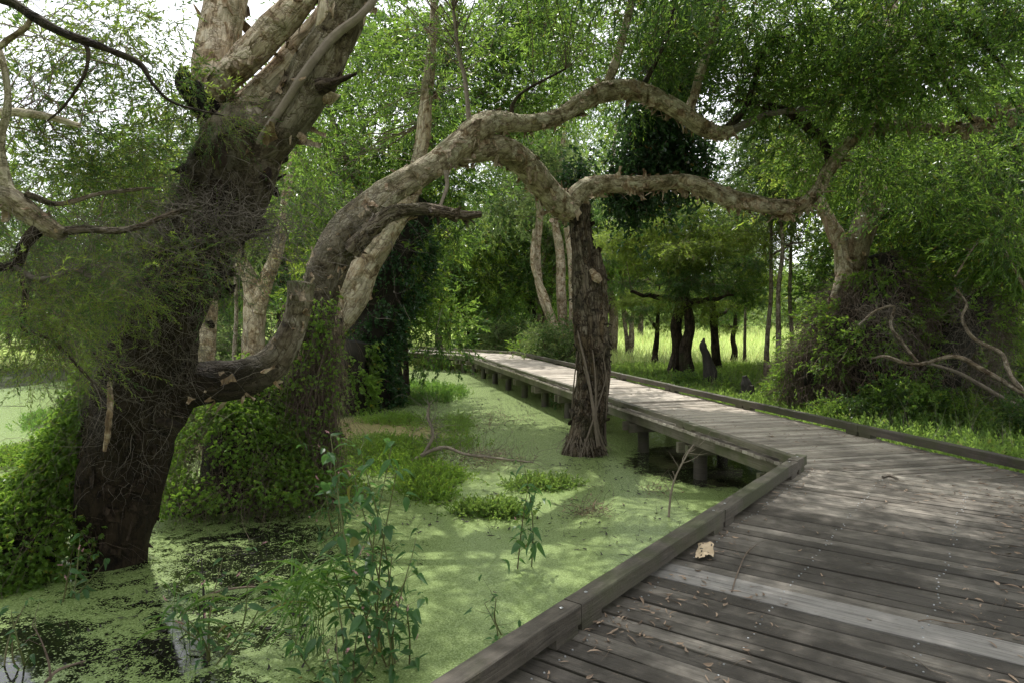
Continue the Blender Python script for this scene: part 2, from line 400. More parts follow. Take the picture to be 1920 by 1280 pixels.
M['barkback'] = bark_mat('background_bark', (.46, .41, .34), (.30, .25, .19), (.10, .075, .055), None, su=5, sv=1.0, bump=.5)
M['barkrough'] = bark_mat('rough_bark', (.30, .26, .20), (.19, .16, .12), (.055, .045, .034), (.10, .10, .05), su=12, sv=1.1, bump=1.0, pu=.9, pv=.7, pk=.8)
M['flake'] = bark_mat('peeling_bark', (.56, .48, .37), (.36, .27, .18), (.14, .09, .05), None, bump=.3)
M['root'] = simple_mat('grey_root', (.13, .10, .075), (.30, .25, .19), .85, 14)
M['rootdark'] = simple_mat('brown_root', (.07, .052, .038), (.17, .135, .10), .85, 14)
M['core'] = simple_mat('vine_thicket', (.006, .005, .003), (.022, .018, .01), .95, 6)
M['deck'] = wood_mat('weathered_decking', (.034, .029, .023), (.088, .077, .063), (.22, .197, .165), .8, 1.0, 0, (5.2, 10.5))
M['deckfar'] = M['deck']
M['newplank'] = wood_mat('pale_plank', (.17, .16, .145), (.25, .235, .215), (.33, .31, .285), .12, .2)
M['kerb'] = wood_mat('kerb_timber', (.036, .030, .022), (.082, .070, .054), (.17, .15, .12), .8, 1.0, .35)
M['kerbfar'] = wood_mat('mossy_timber', (.10, .085, .06), (.17, .15, .11), (.27, .24, .18), .5, .5, .5)
M['post'] = wood_mat('pile_timber', (.035, .03, .022), (.07, .06, .045), (.12, .10, .08), .5, .6, .4)
M['screw'] = simple_mat('galvanised_screw', (.25, .26, .27), (.5, .52, .54), .35, 5, .8)
M['char'] = simple_mat('charred_wood', (.006, .005, .004), (.05, .042, .034), .8, 9)
M['pink'] = simple_mat('pink_flower', (.45, .2, .24), (.7, .4, .42), .7, 30)
M['stem'] = simple_mat('plant_stem', (.10, .07, .03), (.13, .17, .05), .6, 9)

# ------------------------------------------------------------------ foliage templates (axis +X)
def spray(n, L_, ll, lw, ang=50, bend=.25, seed=0, twig=.003, shape=.42, multi=1):
    rg = np.random.default_rng(seed + 100); V, Fq, Mt = [], [], []
    k = 4; t = np.linspace(0, 1, k + 1)
    cx = L_ * t; cz = -bend * L_ * t ** 2
    off = rg.normal(size=(k + 1)) * L_ * .03; off[0] = 0
    for i in range(k + 1):
        rr = twig * (1 - .7 * t[i])
        for a in (0, 2.1, 4.2):
            V.append([cx[i], off[i] + rr * math.cos(a), cz[i] + rr * math.sin(a)])
    for i in range(k):
        for a in range(3): Fq.append([i * 3 + a, i * 3 + (a + 1) % 3, i * 3 + 3 + (a + 1) % 3, i * 3 + 3 + a]); Mt.append(1)
    for j in range(n):
        tt = .12 + .88 * (j + rg.random()) / n; b = np.array([L_ * tt, np.interp(tt, t, off), -bend * L_ * tt ** 2])
        az = rg.uniform(0, 6.283); an = math.radians(ang * rg.uniform(.5, 1.3)) * (1 - .4 * tt)
        d = np.array([math.cos(an), math.sin(an) * math.cos(az), math.sin(an) * math.sin(az) - .15]); d /= np.linalg.norm(d)
        s = np.cross(d, rg.normal(size=3)); s /= np.linalg.norm(s); nn = np.cross(d, s)
        l = ll * rg.uniform(.6, 1.15); w = lw * rg.uniform(.75, 1.15) * .5; q = len(V)
        V += [b, b + d * l * shape + s * w + nn * w * .5, b + d * l - nn * l * .12, b + d * l * shape - s * w + nn * w * .5]
        Fq.append([q, q + 1, q + 2, q + 3]); Mt.append(0)
    return np.array(V, float), np.array(Fq), np.array(Mt)
def palmate(n, L_, ll, lw, seed=0, lobes=5):
    rg = np.random.default_rng(seed + 300); V, Fq, Mt = [], [], []
    for j in range(n):
        b = np.array([rg.uniform(0, L_), rg.normal() * L_ * .3, rg.normal() * L_ * .12])
        x = rg.normal(size=3) * .5 + [1, 0, 0]; x /= np.linalg.norm(x); y = np.cross(rg.normal(size=3) * .6 + [0, 0, 1], x); y /= np.linalg.norm(y); z = np.cross(x, y)
        for q in range(lobes):
            a = (q - (lobes - 1) / 2) * (2.2 / lobes); l = ll * (1 - .25 * abs(a)) * rg.uniform(.85, 1.1)
            d = math.cos(a) * x + math.sin(a) * y; s = -math.sin(a) * x + math.cos(a) * y; i = len(V)
            V += [b, b + d * l * .45 + s * lw * .5 + z * .1 * l, b + d * l - z * .15 * l, b + d * l * .45 - s * lw * .5 + z * .1 * l]
            Fq.append([i, i + 1, i + 2, i + 3]); Mt.append(0)
    return np.array(V, float), np.array(Fq), np.array(Mt)
T_mel = [spray(12, .44, .115, .026, 48, .3, s) for s in range(4)]
T_melbig = [spray(14, .5, .12, .028, 50, .3, s + 20) for s in range(3)]
T_mid = [spray(13, .42, .095, .034, 62, .25, s + 30) for s in range(3)]
T_far = [spray(12, .75, .22, .065, 55, .25, s + 40, twig=.005) for s in range(3)]
T_pine = [spray(26, .42, .12, .016, 60, -.1, s + 60) for s in range(3)]
T_needle = [spray(28, .30, .036, .0060, 58, .15, s + 80, twig=.0016) for s in range(4)]
T_broad = [spray(9, .3, .10, .065, 60, .35, s + 120, shape=.4) for s in range(3)]
T_vine = [palmate(4, .2, .055, .022, s) for s in range(4)]
T_herb = [spray(11, .26, .075, .03, 62, .1, s + 140, shape=.4, twig=.0022) for s in range(3)]
T_small = [spray(12, .16, .036, .022, 62, .1, s + 160, shape=.4, twig=.0015) for s in range(3)]

def put(mb, Ts, pos, dirs, scale=1., up=None):
    k = len(Ts); sel = R.integers(0, k, len(pos)); scale = np.broadcast_to(scale, len(pos)) * R.uniform(.75, 1.2, len(pos))
    for i in range(k):
        m = sel == i; mb.place(Ts[i], pos[m], dirs[m], scale[m], None if up is None else up[m] if np.ndim(up) > 1 else up)

def clumps(mb, Ts, c, rad, nc, per, spread=.35, down=.25, scale=1., origins=None, rb=.02, twigmat=1, flat=.75):
    c = np.asarray(c, float); rad = np.asarray(rad, float)
    cc = c + rdir(nc) * rad * (R.random((nc, 1)) ** .45)
    if origins is not None:
        O = np.asarray(origins).reshape(-1, 3)
        dist = np.linalg.norm(cc[:, None] - O[None], axis=2); o = O[np.argmin(dist + R.normal(size=dist.shape) * .3, axis=1)]
        mb.bez(o, cc, rb * R.uniform(.5, 1.2, nc), mat=twigmat)
    pc = np.repeat(cc, per, 0); off = R.normal(size=(nc * per, 3)) * spread * R.uniform(.6, 1.4, (nc, 1)).repeat(per, 0); off[:, 2] *= flat
    pos = pc + off * .75
    d = off / spread + rdir(nc * per) * .7 + np.array([0, 0, -down * 2])
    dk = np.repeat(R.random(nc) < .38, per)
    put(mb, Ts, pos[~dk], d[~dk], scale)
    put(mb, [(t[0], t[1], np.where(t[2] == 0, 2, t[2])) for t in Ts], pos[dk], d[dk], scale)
    return cc
# ------------------------------------------------------------------ world and sun
SUN_EL = math.radians(60); TO_SUN = nrm(np.array([-.16 * math.cos(SUN_EL), .987 * math.cos(SUN_EL), math.sin(SUN_EL)]))
w = bpy.data.worlds.new('World'); sc.world = w; w.use_nodes = True; nt = w.node_tree
for n in list(nt.nodes): nt.nodes.remove(n)
sky = N(nt, 'ShaderNodeTexSky'); sky.sky_type = 'NISHITA'; sky.sun_disc = False
sky.sun_elevation = SUN_EL; sky.sun_rotation = math.atan2(TO_SUN[0], TO_SUN[1]); sky.dust_density = 3.0; sky.air_density = 1.2
tc = N(nt, 'ShaderNodeTexCoord')
cl = ramp(nt, [(.30, (0, 0, 0)), (.52, (1, 1, 1))], noise(nt, tc.outputs['Generated'], 2.6, 5, .6, .4))
skc = mixc(nt, mth(nt, 'ADD', mth(nt, 'MULTIPLY', cl.outputs[0], .5), .4), sky.outputs[0], (13.5, 13.7, 14.2))
bg = N(nt, 'ShaderNodeBackground', Strength=.15); L(nt, skc, bg.inputs[0])
o = N(nt, 'ShaderNodeOutputWorld'); L(nt, bg.outputs[0], o.inputs[0])
sd = bpy.data.lights.new('sun', 'SUN'); sd.energy = 5.0; sd.angle = math.radians(.5); sd.color = (1, .965, .90)
so = bpy.data.objects.new('sun', sd); col.objects.link(so); so.location = (0, 10, 30)
so.rotation_euler = Vector(tuple(TO_SUN)).to_track_quat('Z', 'Y').to_euler()
sc.view_settings.view_transform = 'Standard'; sc.view_settings.look = 'None'; sc.view_settings.exposure = 0

# ------------------------------------------------------------------ boardwalk layout
DZ = .70; UP = np.array([0, 0, 1.0])
def flat2(a): return np.array([a[0], a[1]])
S0 = flat2(G(800, 1280, DZ + .15)); K = flat2(G(1492, 850, DZ + .15)); E = flat2(G(874, 661, DZ + .12))
E2 = flat2(G(735, 652.5, DZ + .12))
d1 = nrm(K - S0); d2 = nrm(E - K); d3 = nrm(E2 - E)
n1 = np.array([d1[1], -d1[0]]); n2 = np.array([d2[1], -d2[0]]); n3 = np.array([d3[1], -d3[0]])
S0 = S0 - d1 * 3.2; E2 = E + d3 * 9
W1, W2 = 2.35, 2.05
def isect(p, d, q, e):
    A = np.array([[d[0], -e[0]], [d[1], -e[1]]]); t = np.linalg.solve(A, q - p); return p + d * t[0]
O1 = isect(S0 + n1 * W1, d1, K + n2 * W2, d2); O2 = isect(K + n2 * W2, d2, E + n3 * W2, d3)
def secframe(A, B, d, n, W, Oin, Oout):
    Ls = np.dot(B - A, d); si = np.dot(Oin - A, d) if Oin is not None else 0; so_ = np.dot(Oout - A, d) if Oout is not None else Ls
    return Ls, si, so_
walk = thing('boardwalk', 'long weathered timber boardwalk with low kerb rails, bending twice across the green pond', 'boardwalk', (K[0], K[1], 0))
def decking(A, B, d, n, W, Oin, Oout, pitch, mat, name, light=None):
    Ls, si, so_ = secframe(A, B, d, n, W, Oin, Oout)
    mb = MB(); lights = []; screws = MB()
    s = min(0, si)
    def lo_(x):
        a = 0.
        if x < 0 and si < 0: a = W * x / si
        if x > Ls and so_ > Ls: a = W * (x - Ls) / (so_ - Ls)
        return a
    while s < max(Ls, so_) - .01:
        bw = pitch * R.uniform(.96, 1.04); gap = .009 + .010 * R.random(); s0, s1 = s + gap / 2, s + bw - gap / 2
        is_new = light is not None and light[0] - 1e-6 <= s < light[0] + light[1] * pitch - .04
        a0, a1 = lo_(s0) - .0, lo_(s1)
        e0 = e1 = W + .04 + R.normal() * .008
        if si > 0 and s1 < si: e0 = e1 = 0
        if a0 > W - .05 and a1 > W - .05: s += bw; continue
        zt = DZ + R.normal() * .0022 + (.006 if is_new else 0); tilt = R.normal() * .002; th = .035
        P2 = lambda s_, a_: A + d * s_ + n * a_
        # trim where the outer corner lies inside the section length
        def hi_(x):
            h = W + .04
            if si > 0 and x < si: h = W * x / si
            if so_ < Ls and x > so_: h = W * (Ls - x) / (Ls - so_)
            return h
        e0, e1 = min(e0, hi_(s0)), min(e1, hi_(s1))
        tgt = MB() if is_new else mb
        K_ = 7; av = np.linspace(0, 1, K_); Vv = []; Uu = []; ou = R.uniform(0, 40); ov = R.uniform(0, 40)
        wav = .0015 * R.normal(size=K_); wz = .0015 * R.normal(size=K_)
        for i, q in enumerate(av):
            x0 = a0 + (e0 - a0) * q; x1 = a1 + (e1 - a1) * q
            for (ss, xx, zz, vv) in ((s0, x0, zt - .004 + tilt, 0), (s0 + .005, x0, zt + tilt, .005), (s1 - .005, x1, zt - tilt, bw - .01), (s1, x1, zt - .004 - tilt, bw), (s1, x1, zt - th, bw + th), (s0, x0, zt - th, -th)):
                p = P2(ss + wav[i], xx); Vv.append([p[0], p[1], zz + wz[i]]); Uu.append([xx + ou, vv + ov, 0])
        Fq = [[i * 6 + j, i * 6 + (j + 1) % 6, i * 6 + 6 + (j + 1) % 6, i * 6 + 6 + j] for i in range(K_ - 1) for j in range(6)]
        b = 6 * (K_ - 1)
        Fq += [[0, 3, 4, 5], [0, 1, 2, 3], [b + 5, b + 4, b + 3, b], [b + 3, b + 2, b + 1, b]]
        tgt.add(Vv, Fq, 0, np.array(Uu))
        if is_new: lights.append(tgt)
        if name == 'near' and a0 < .01:
            for off in (.16, .8, 1.5, 2.1):
                for q in (.28, .72):
                    if R.random() < .3: continue
                    p = P2(s0 + (s1 - s0) * q + R.normal() * .004, off + R.normal() * .012); k = 7; an = np.arange(k) * 6.283 / k; rr = .0048
                    Vs = [[p[0] + rr * math.cos(x), p[1] + rr * math.sin(x), zt + .0035] for x in an] + [[p[0] + rr * 1.2 * math.cos(x), p[1] + rr * 1.2 * math.sin(x), zt - .003] for x in an] + [[p[0], p[1], zt + .0015]]
                    screws.add(Vs, [[x, (x + 1) % k, 2 * k] for x in range(k)], 0)
                    screws.add(Vs, [[x + k, (x + 1) % k + k, (x + 1) % k, x] for x in range(k)], 0)
        s += bw
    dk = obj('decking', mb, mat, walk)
    for t in lights: obj('replacement_plank', t, M['newplank'], walk, label='pale newer plank laid among the dark weathered boards')
    if screws.n: obj('screw_row', screws, M['screw'], dk, kind='stuff')
pl = G(1205, 1085, DZ); sL = np.dot(flat2(pl) - S0, d1) - .02
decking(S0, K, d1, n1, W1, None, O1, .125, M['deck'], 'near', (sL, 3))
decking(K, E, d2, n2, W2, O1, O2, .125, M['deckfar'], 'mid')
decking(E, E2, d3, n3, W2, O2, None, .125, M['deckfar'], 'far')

def railrun(A, B, mat, step=2.4, w_=.055, h_=.048, lift=.055, first=0.0):
    d = nrm(B - A); n = np.array([d[1], -d[0]]); Ls = np.linalg.norm(B - A); s = 0
    while s < Ls - .02:
        l = min(step if s > 0 or not first else first, Ls - s); c = A + d * (s + l / 2); mb = MB()
        K_ = 9; V = []; U = []; ou, ov = R.uniform(0, 30, 2); zoff = R.normal() * .003; sw = R.normal() * .003
        prof = [(-w_, -h_), (-w_, h_ - .006), (-w_ + .006, h_), (w_ - .006, h_), (w_, h_ - .006), (w_, -h_)]
        for i in range(K_):
            q = (i / (K_ - 1) - .5) * (l - .008); jit = R.normal(size=(6, 2)) * .0016
            for j, (a, b) in enumerate(prof):
                p = c + d * q + n * (a + jit[j, 0] + sw * (q / l)); V.append([p[0], p[1], DZ + lift + h_ + b + jit[j, 1] + zoff]); U.append([q + ou, j * .05 + ov, 0])
        Fq = [[i * 6 + j, i * 6 + 6 + j, i * 6 + 6 + (j + 1) % 6, i * 6 + (j + 1) % 6] for i in range(K_ - 1) for j in range(6)]
        b = 6 * (K_ - 1); Fq += [[0, 1, 2, 3], [0, 3, 4, 5], [b + 3, b + 2, b + 1, b], [b + 5, b + 4, b + 3, b]]
        mb.add(V, Fq, 0, np.array(U)); rl = obj('kerb_rail', mb, mat, walk)
        for q in (s + .12, s + l - .12) if l > .8 else (s + l / 2,):
            mb = MB(); p = A + d * q; mb.box([p[0], p[1], DZ + lift / 2], [*(d * .1), 0], [*(n * (w_ - .006)), 0], [0, 0, lift / 2 + .001]); obj('spacer_block', mb, mat, walk)
            mb = MB(); an = np.arange(8) * .785; zz = DZ + lift + 2 * h_ + .003; pp = A + d * (q + .02)
            mb.add([[pp[0] + .011 * math.cos(x), pp[1] + .011 * math.sin(x), zz] for x in an] + [[pp[0], pp[1], zz + .004]], [[i, (i + 1) % 8, 8] for i in range(8)], 0)
            obj('bolt_head', mb, M['screw'], rl)
        s += l
railrun(S0 + n1 * .055, K + n1 * .055 + d1 * .0, M['kerb'], 2.1)
railrun(K + n2 * .07 + d2 * .10, E + n2 * .07, M['kerbfar'], 2.4, .05, .035, .04)
railrun(E + n3 * .07 + d3 * .1, E2 + n3 * .07, M['kerbfar'], 2.4, .05, .035, .04)
railrun(S0 + n1 * (W1), O1 + n1 * 0, M['kerb'], 2.4)
railrun(O1 + d2 * .1, O2, M['kerb'], 2.7)
railrun(O2 + d3 * .1, E2 + n3 * W2, M['kerbfar'], 2.7, .05, .035, .04)
# joists, crossheads and piles
def under(A, B, d, n, W, s0, s1, spacing, near=False, offs=(.10, 1.0, 1.9)):
    for off in offs:
        mb = MB(); c = A + d * (s0 + s1) / 2 + n * off
        mb.box([c[0], c[1], DZ - .035 - .075 - .004], [*(d * (s1 - s0) / 2), 0], [*(n * .035), 0], [0, 0, .075]); obj('joist', mb, M['kerbfar'], walk)
    s = s0 + .35
    while s < s1:
        c = A + d * s + n * (W / 2)
        for sg in (-1, 1):
            mb = MB(); q = c + d * sg * .13; mb.box([q[0], q[1], DZ - .035 - .158 - .075], [*(n * (W / 2 + .02)), 0], [*(d * .035), 0], [0, 0, .072]); obj('crosshead', mb, M['kerbfar'], walk)
        for off in (.28, W - .28):
            q = A + d * s + n * off; mb = MB()
            mb.tube([[q[0], q[1], -.6], [q[0] + R.normal() * .01, q[1], 0], [q[0], q[1], DZ - .13]], [.095, .095, .09], sides=12, step=.1, amp=.05, seed=int(s * 7) + 3, mat=0, dark=[1, 1, .5, 0]); obj('pile', mb, M['post'], walk)
        s += spacing
under(S0, K, d1, n1, W1, 0.2, np.dot(K - S0, d1) - .12, 1.95, offs=(.12, 1.1, 2.2))
under(K, E, d2, n2, W2, .15, np.dot(E - K, d2) - .1, 1.95)
under(E, E2, d3, n3, W2, .15, 8.8, 1.95)

# ------------------------------------------------------------------ ground, water
def dright(x, y):
    """signed distance to the right of the boardwalk's right edge (2-D)"""
    a = (x - O1[0]) * n2[0] + (y - O1[1]) * n2[1]
    b = (x - O1[0]) * n1[0] + (y - O1[1]) * n1[1]
    return np.minimum(np.where(y > O1[1], a, 1e9), np.where(y <= O1[1] + 2, b, 1e9)) if False else np.maximum(a, b) * 0 + np.where((x - O1[0]) * (d1 + d2)[0] + (y - O1[1]) * (d1 + d2)[1] > 0, a, b)
def gh(x, y):
    x = np.asarray(x, float); y = np.asarray(y, float)
    nz = vn(x * .35, y * .35, 1) * .5 + vn(x * .9, y * .9, 2) * .25
    land = sstep(.1, 1.4, dright(x, y) + nz * .5)
    land = np.maximum(land, sstep(26, 29, y + nz * 2.5 + sstep(-2, 6, x) * 6 - sstep(-3, -12, x) * 5))
    e = 1 - np.sqrt(((x + 3.6) / 2.6) ** 2 + ((y - 19.5) / 3.4) ** 2) + nz * .25
    land = np.maximum(land, sstep(-.02, .22, e) * .75)
    e = 1 - np.sqrt(((x + 3.9) / 2.1) ** 2 + ((y - 15.1) / .55) ** 2) + nz * .35
    land = np.maximum(land, sstep(-.02, .3, e) * .55)
    e = 1 - np.sqrt(((x + 8.2) / 2.6) ** 2 + ((y - 15.5) / 3.5) ** 2) + nz * .3
    land = np.maximum(land, sstep(-.02, .22, e) * .8)
    land = np.maximum(land, sstep(-13, -17, x))
    far = sstep(60, 400, np.hypot(x, y)) * 3
    return -.45 + land * .58 + nz * .08 * land + far
def grid(xs, ys, zf):
    X, Y = np.meshgrid(xs, ys); Z = zf(X, Y); V = np.stack([X, Y, Z], -1).reshape(-1, 3); w_ = len(xs)
    i = np.arange(len(ys) - 1)[:, None] * w_ + np.arange(w_ - 1)[None]
    return V, np.stack([i, i + 1, i + w_ + 1, i + w_], -1).reshape(-1, 4)
m, nt = mat_new('wet_ground'); g = N(nt, 'ShaderNodeNewGeometry')
sp = N(nt, 'ShaderNodeSeparateXYZ'); L(nt, g.outputs['Position'], sp.inputs[0])
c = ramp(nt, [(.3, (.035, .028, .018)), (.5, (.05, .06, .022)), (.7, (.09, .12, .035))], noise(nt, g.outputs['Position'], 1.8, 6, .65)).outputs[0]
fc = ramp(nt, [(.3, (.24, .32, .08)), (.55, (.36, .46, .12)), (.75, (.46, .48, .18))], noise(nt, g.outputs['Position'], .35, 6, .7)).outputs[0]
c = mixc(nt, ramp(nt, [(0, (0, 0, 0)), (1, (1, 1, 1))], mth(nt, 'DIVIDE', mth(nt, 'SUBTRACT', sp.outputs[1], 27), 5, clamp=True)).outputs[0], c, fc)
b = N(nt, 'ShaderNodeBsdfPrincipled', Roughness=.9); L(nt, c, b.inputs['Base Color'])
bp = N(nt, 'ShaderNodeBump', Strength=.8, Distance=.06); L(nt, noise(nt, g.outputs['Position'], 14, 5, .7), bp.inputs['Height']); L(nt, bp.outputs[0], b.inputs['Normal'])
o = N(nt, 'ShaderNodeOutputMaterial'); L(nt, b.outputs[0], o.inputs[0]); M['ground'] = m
mb = MB()
xs = np.concatenate([np.linspace(-900, -40, 14), np.linspace(-36, -14, 24), np.linspace(-13.7, 20, 150), np.linspace(21, 45, 20), np.linspace(55, 900, 14)])
ys = np.concatenate([np.linspace(-300, -12, 10), np.linspace(-10, 32, 170), np.linspace(33, 80, 30), np.linspace(90, 1200, 14)])
V, Fq = grid(xs, ys, gh); mb.add(V, Fq, 0, None, True); struct('ground', mb, M['ground'])

m, nt = mat_new('duckweed_water'); g = N(nt, 'ShaderNodeNewGeometry'); pos = g.outputs['Position']
sp = N(nt, 'ShaderNodeSeparateXYZ'); L(nt, pos, sp.inputs[0])
vor = N(nt, 'ShaderNodeTexVoronoi', Scale=95.0); vor.feature = 'F1'; L(nt, pos, vor.inputs['Vector'])
vs = N(nt, 'ShaderNodeSeparateColor'); L(nt, vor.outputs['Color'], vs.inputs[0])
big = noise(nt, pos, .55, 4, .6, .5); med = noise(nt, pos, 2.6, 5, .65, 1.2); sml = noise(nt, pos, 14, 4, .7)
# open water is commoner close to the big tree at the near left and under the walk
def blob(cx, cy, r):
    v = N(nt, 'ShaderNodeVectorMath', operation='DISTANCE'); L(nt, pos, v.inputs[0]); v.inputs[1].default_value = (cx, cy, 0)
    return mth(nt, 'SUBTRACT', 1, mth(nt, 'DIVIDE', v.outputs['Value'], r), clamp=True)
near = mth(nt, 'MAXIMUM', mth(nt, 'MAXIMUM', blob(-2.7, 6.4, 2.6), blob(-2.0, 3.4, 2.1)), mth(nt, 'MAXIMUM', mth(nt, 'MAXIMUM', blob(-3.6, 4.2, 2.2), blob(-2.35, 4.7, 1.5)), mth(nt, 'MULTIPLY', blob(3.3, 10.4, 1.9), 3.0, clamp=True)))
dens = mth(nt, 'ADD', mth(nt, 'ADD', mth(nt, 'MULTIPLY', med, .6), mth(nt, 'MULTIPLY', sml, .4)), mth(nt, 'MULTIPLY', big, .25))
thr = mth(nt, 'ADD', .335, mth(nt, 'MULTIPLY', near, .36))
cover = mth(nt, 'MULTIPLY', mth(nt, 'SUBTRACT', dens, thr), 4.5, clamp=True)
grain = mth(nt, 'GREATER_THAN', mth(nt, 'ADD', cover, mth(nt, 'MULTIPLY', vs.outputs[0], .55)), .52)
dw = ramp(nt, [(0, (.17, .235, .07)), (.5, (.255, .345, .115)), (1, (.38, .48, .20))], vs.outputs[1]).outputs[0]
dw = mixc(nt, mth(nt, 'MULTIPLY', big, .35), dw, (.20, .25, .10))
edge = ramp(nt, [(.3, (1, 1, 1)), (.62, (.35, .4, .3))], mth(nt, 'MULTIPLY', vor.outputs['Distance'], 1.0)).outputs[0]
dw = mixc(nt, .4, dw, edge, 'MULTIPLY')
mud = mth(nt, 'MULTIPLY', mth(nt, 'ADD', blob(-3.3, 13.2, 2.4), blob(-4.2, 12.6, 2.0)), 3.0, clamp=True)
dw = mixc(nt, mth(nt, 'MULTIPLY', mud, .85), dw, (.30, .235, .12))
bd = N(nt, 'ShaderNodeBsdfPrincipled', Roughness=.27); bd.inputs['Specular IOR Level'].default_value = .7; L(nt, dw, bd.inputs['Base Color'])
bp = N(nt, 'ShaderNodeBump', Strength=.22, Distance=.004); L(nt, mth(nt, 'ADD', vs.outputs[2], mth(nt, 'MULTIPLY', sml, 1.5)), bp.inputs['Height']); L(nt, bp.outputs[0], bd.inputs['Normal'])
bw_ = N(nt, 'ShaderNodeBsdfPrincipled', Roughness=.06); bw_.inputs['Base Color'].default_value = (.012, .014, .008, 1); bw_.inputs['Specular IOR Level'].default_value = .8
bp2 = N(nt, 'ShaderNodeBump', Strength=.12, Distance=.01); L(nt, noise(nt, pos, 7, 2), bp2.inputs['Height']); L(nt, bp2.outputs[0], bw_.inputs['Normal'])
mx = N(nt, 'ShaderNodeMixShader'); L(nt, grain, mx.inputs[0]); L(nt, bw_.outputs[0], mx.inputs[1]); L(nt, bd.outputs[0], mx.inputs[2])
o = N(nt, 'ShaderNodeOutputMaterial'); L(nt, mx.outputs[0], o.inputs[0]); M['water'] = m
mb = MB(); V, Fq = grid(np.linspace(-30, 20, 26), np.linspace(-12, 34, 24), lambda x, y: x * 0); mb.add(V, Fq); struct('pond_water', mb, M['water'])

# ------------------------------------------------------------------ leaf litter and bits on the deck
def on_deck(px, py):
    q = np.stack([px, py], -1); s1 = (q - S0) @ d1; a1 = (q - S0) @ n1; s2 = (q - K) @ d2; a2 = (q - K) @ n2
    ok1 = (s1 > 0) & (a1 > .12) & (a1 < W1 - .1) & (((q - K) @ (d1 + d2)) < 0); ok2 = (a2 > .12) & (a2 < W2 - .1) & (s2 < 20) & (((q - K) @ (d1 + d2)) >= 0)
    return ok1 | ok2, np.where(ok1, a1, a2)
n_ = 130000; px = R.uniform(-2.5, 6.5, n_); py = R.uniform(1.5, 16, n_)
ok, a = on_deck(px, py)
dens = .03 + .9 * sstep(.5, .1, a) * (.3 + .7 * (vn(px * 1.7, py * 1.7, 4) > .1)) * .55 + .95 * sstep(W1 - .75, W1 - .1, a) + .35 * (vn(px * 1.1, py * 1.1, 8) > .45)
dens += .5 * np.exp(-((px - O1[0] + .7) ** 2 + (py - O1[1] + .5) ** 2) / .5) + .8 * np.exp(-((px - .45) ** 2 + (py - 3.35) ** 2) / .03)
dens *= np.where(py > 8, .3, .6)
k = ok & (R.random(n_) < dens * .42); px, py = px[k], py[k]
def leafT(l, w_, curl, seed):
    rg = np.random.default_rng(seed); t = np.linspace(0, 1, 5); V = []
    for q in t:
        hw = w_ * .5 * math.sin(math.pi * min(.97, max(.03, q)) ** .85); z = curl * (q - .5) ** 2 * l + .002; y = .12 * l * math.sin(q * 2.6 + rg.random())
        V += [[l * (q - .5), y - hw, z + hw * .5], [l * (q - .5), y, z], [l * (q - .5), y + hw, z + hw * .5]]
    Fq = [[i * 3 + j, i * 3 + j + 1, i * 3 + j + 4, i * 3 + j + 3] for i in range(4) for j in (0, 1)]
    return np.array(V), np.array(Fq), np.zeros(8, int)
T_lit = [leafT(.062, .013, .5, 1), leafT(.08, .012, -.2, 2), leafT(.045, .016, .9, 3), leafT(.03, .012, .3, 4)]
mb = MB(); an = R.uniform(0, 6.283, len(px)); D = np.stack([np.cos(an), np.sin(an), R.normal(size=len(px)) * .08], -1)
put(mb, T_lit, np.stack([px, py, np.full(len(px), DZ + .005) + R.random(len(px)) * .006], -1), D, R.uniform(.5, 1.1, len(px)), up=np.array([0, 0, 1.0]))
n2_ = len(px) // 6; q = R.integers(0, len(px), n2_); an = R.uniform(0, 6.283, n2_)
mb.strands(np.stack([px[q], py[q], np.full(n2_, DZ + .008)], -1), np.stack([np.cos(an), np.sin(an), 0 * an], -1), R.uniform(.04, .16, n2_), K=4, wob=.12, r=.0016, mat=1)
V_ = mb.V[-1]; V_[:, 2] = np.clip(V_[:, 2], DZ + .004, DZ + .03)
tag(obj('leaf_litter', mb, [M['litter'], M['twig']]), 'dry brown leaves and bits scattered over the boardwalk', 'leaf litter', kind='stuff')

# torn piece of pale bark
pb = G(1322, 1042, DZ); mb = MB()
xs_ = np.linspace(-.06, .06, 12); ys_ = np.linspace(-.1, .1, 14); X, Y = np.meshgrid(xs_, ys_)
Z = .02 + .022 * np.cos(X * 20) + .012 * vn(X * 30, Y * 30, 2) + .025 * sstep(0, .1, Y)
X2 = X * (1 + .5 * vn(Y * 18, 3.3, 5)) * np.clip(1.15 - Y * 4, .4, 1.3) + Y * .35; Y2 = Y * (1 + .3 * vn(X * 25, 1.3, 6))
V = np.stack([X2 + pb[0], Y2 + pb[1], Z + DZ], -1).reshape(-1, 3); i = np.arange(13)[:, None] * 12 + np.arange(11)[None]
keep = R.random(i.size) > .07; f = np.stack([i, i + 1, i + 13, i + 12], -1).reshape(-1, 4)[keep]
mb.add(V, f, 0, V * .6, True)
tag(obj('bark_piece', mb, simple_mat('torn_bark', (.30, .20, .11), (.62, .50, .34), .8, 25)), 'torn piece of cream paperbark lying on the dark boards by the rail', 'bark')
def twig_thing(name, label, pts, r, branches=0, mat='twig', lay=None, cat='twig'):
    mb = MB(); cv = mb.tube(pts, r, sides=6, step=.03, amp=.15, seed=len(pts))
    if branches:
        C = cv[0]; ii = R.integers(len(C) // 5, len(C), branches); D = cv[2][ii] + rdir(branches) * .8
        if lay is not None: D[:, 2] *= .1
        mb.strands(C[ii], D, np.linalg.norm(C[-1] - C[0]) * R.uniform(.2, .5, branches), K=5, wob=.25, r=np.mean(r) * .5)
        if lay is not None: mb.V[-1][:, 2] = np.clip(mb.V[-1][:, 2], lay, None)
    return tag(obj(name, mb, M[mat]), label, cat)
g_ = lambda u, v, z=DZ + .012: G(u, v, z)
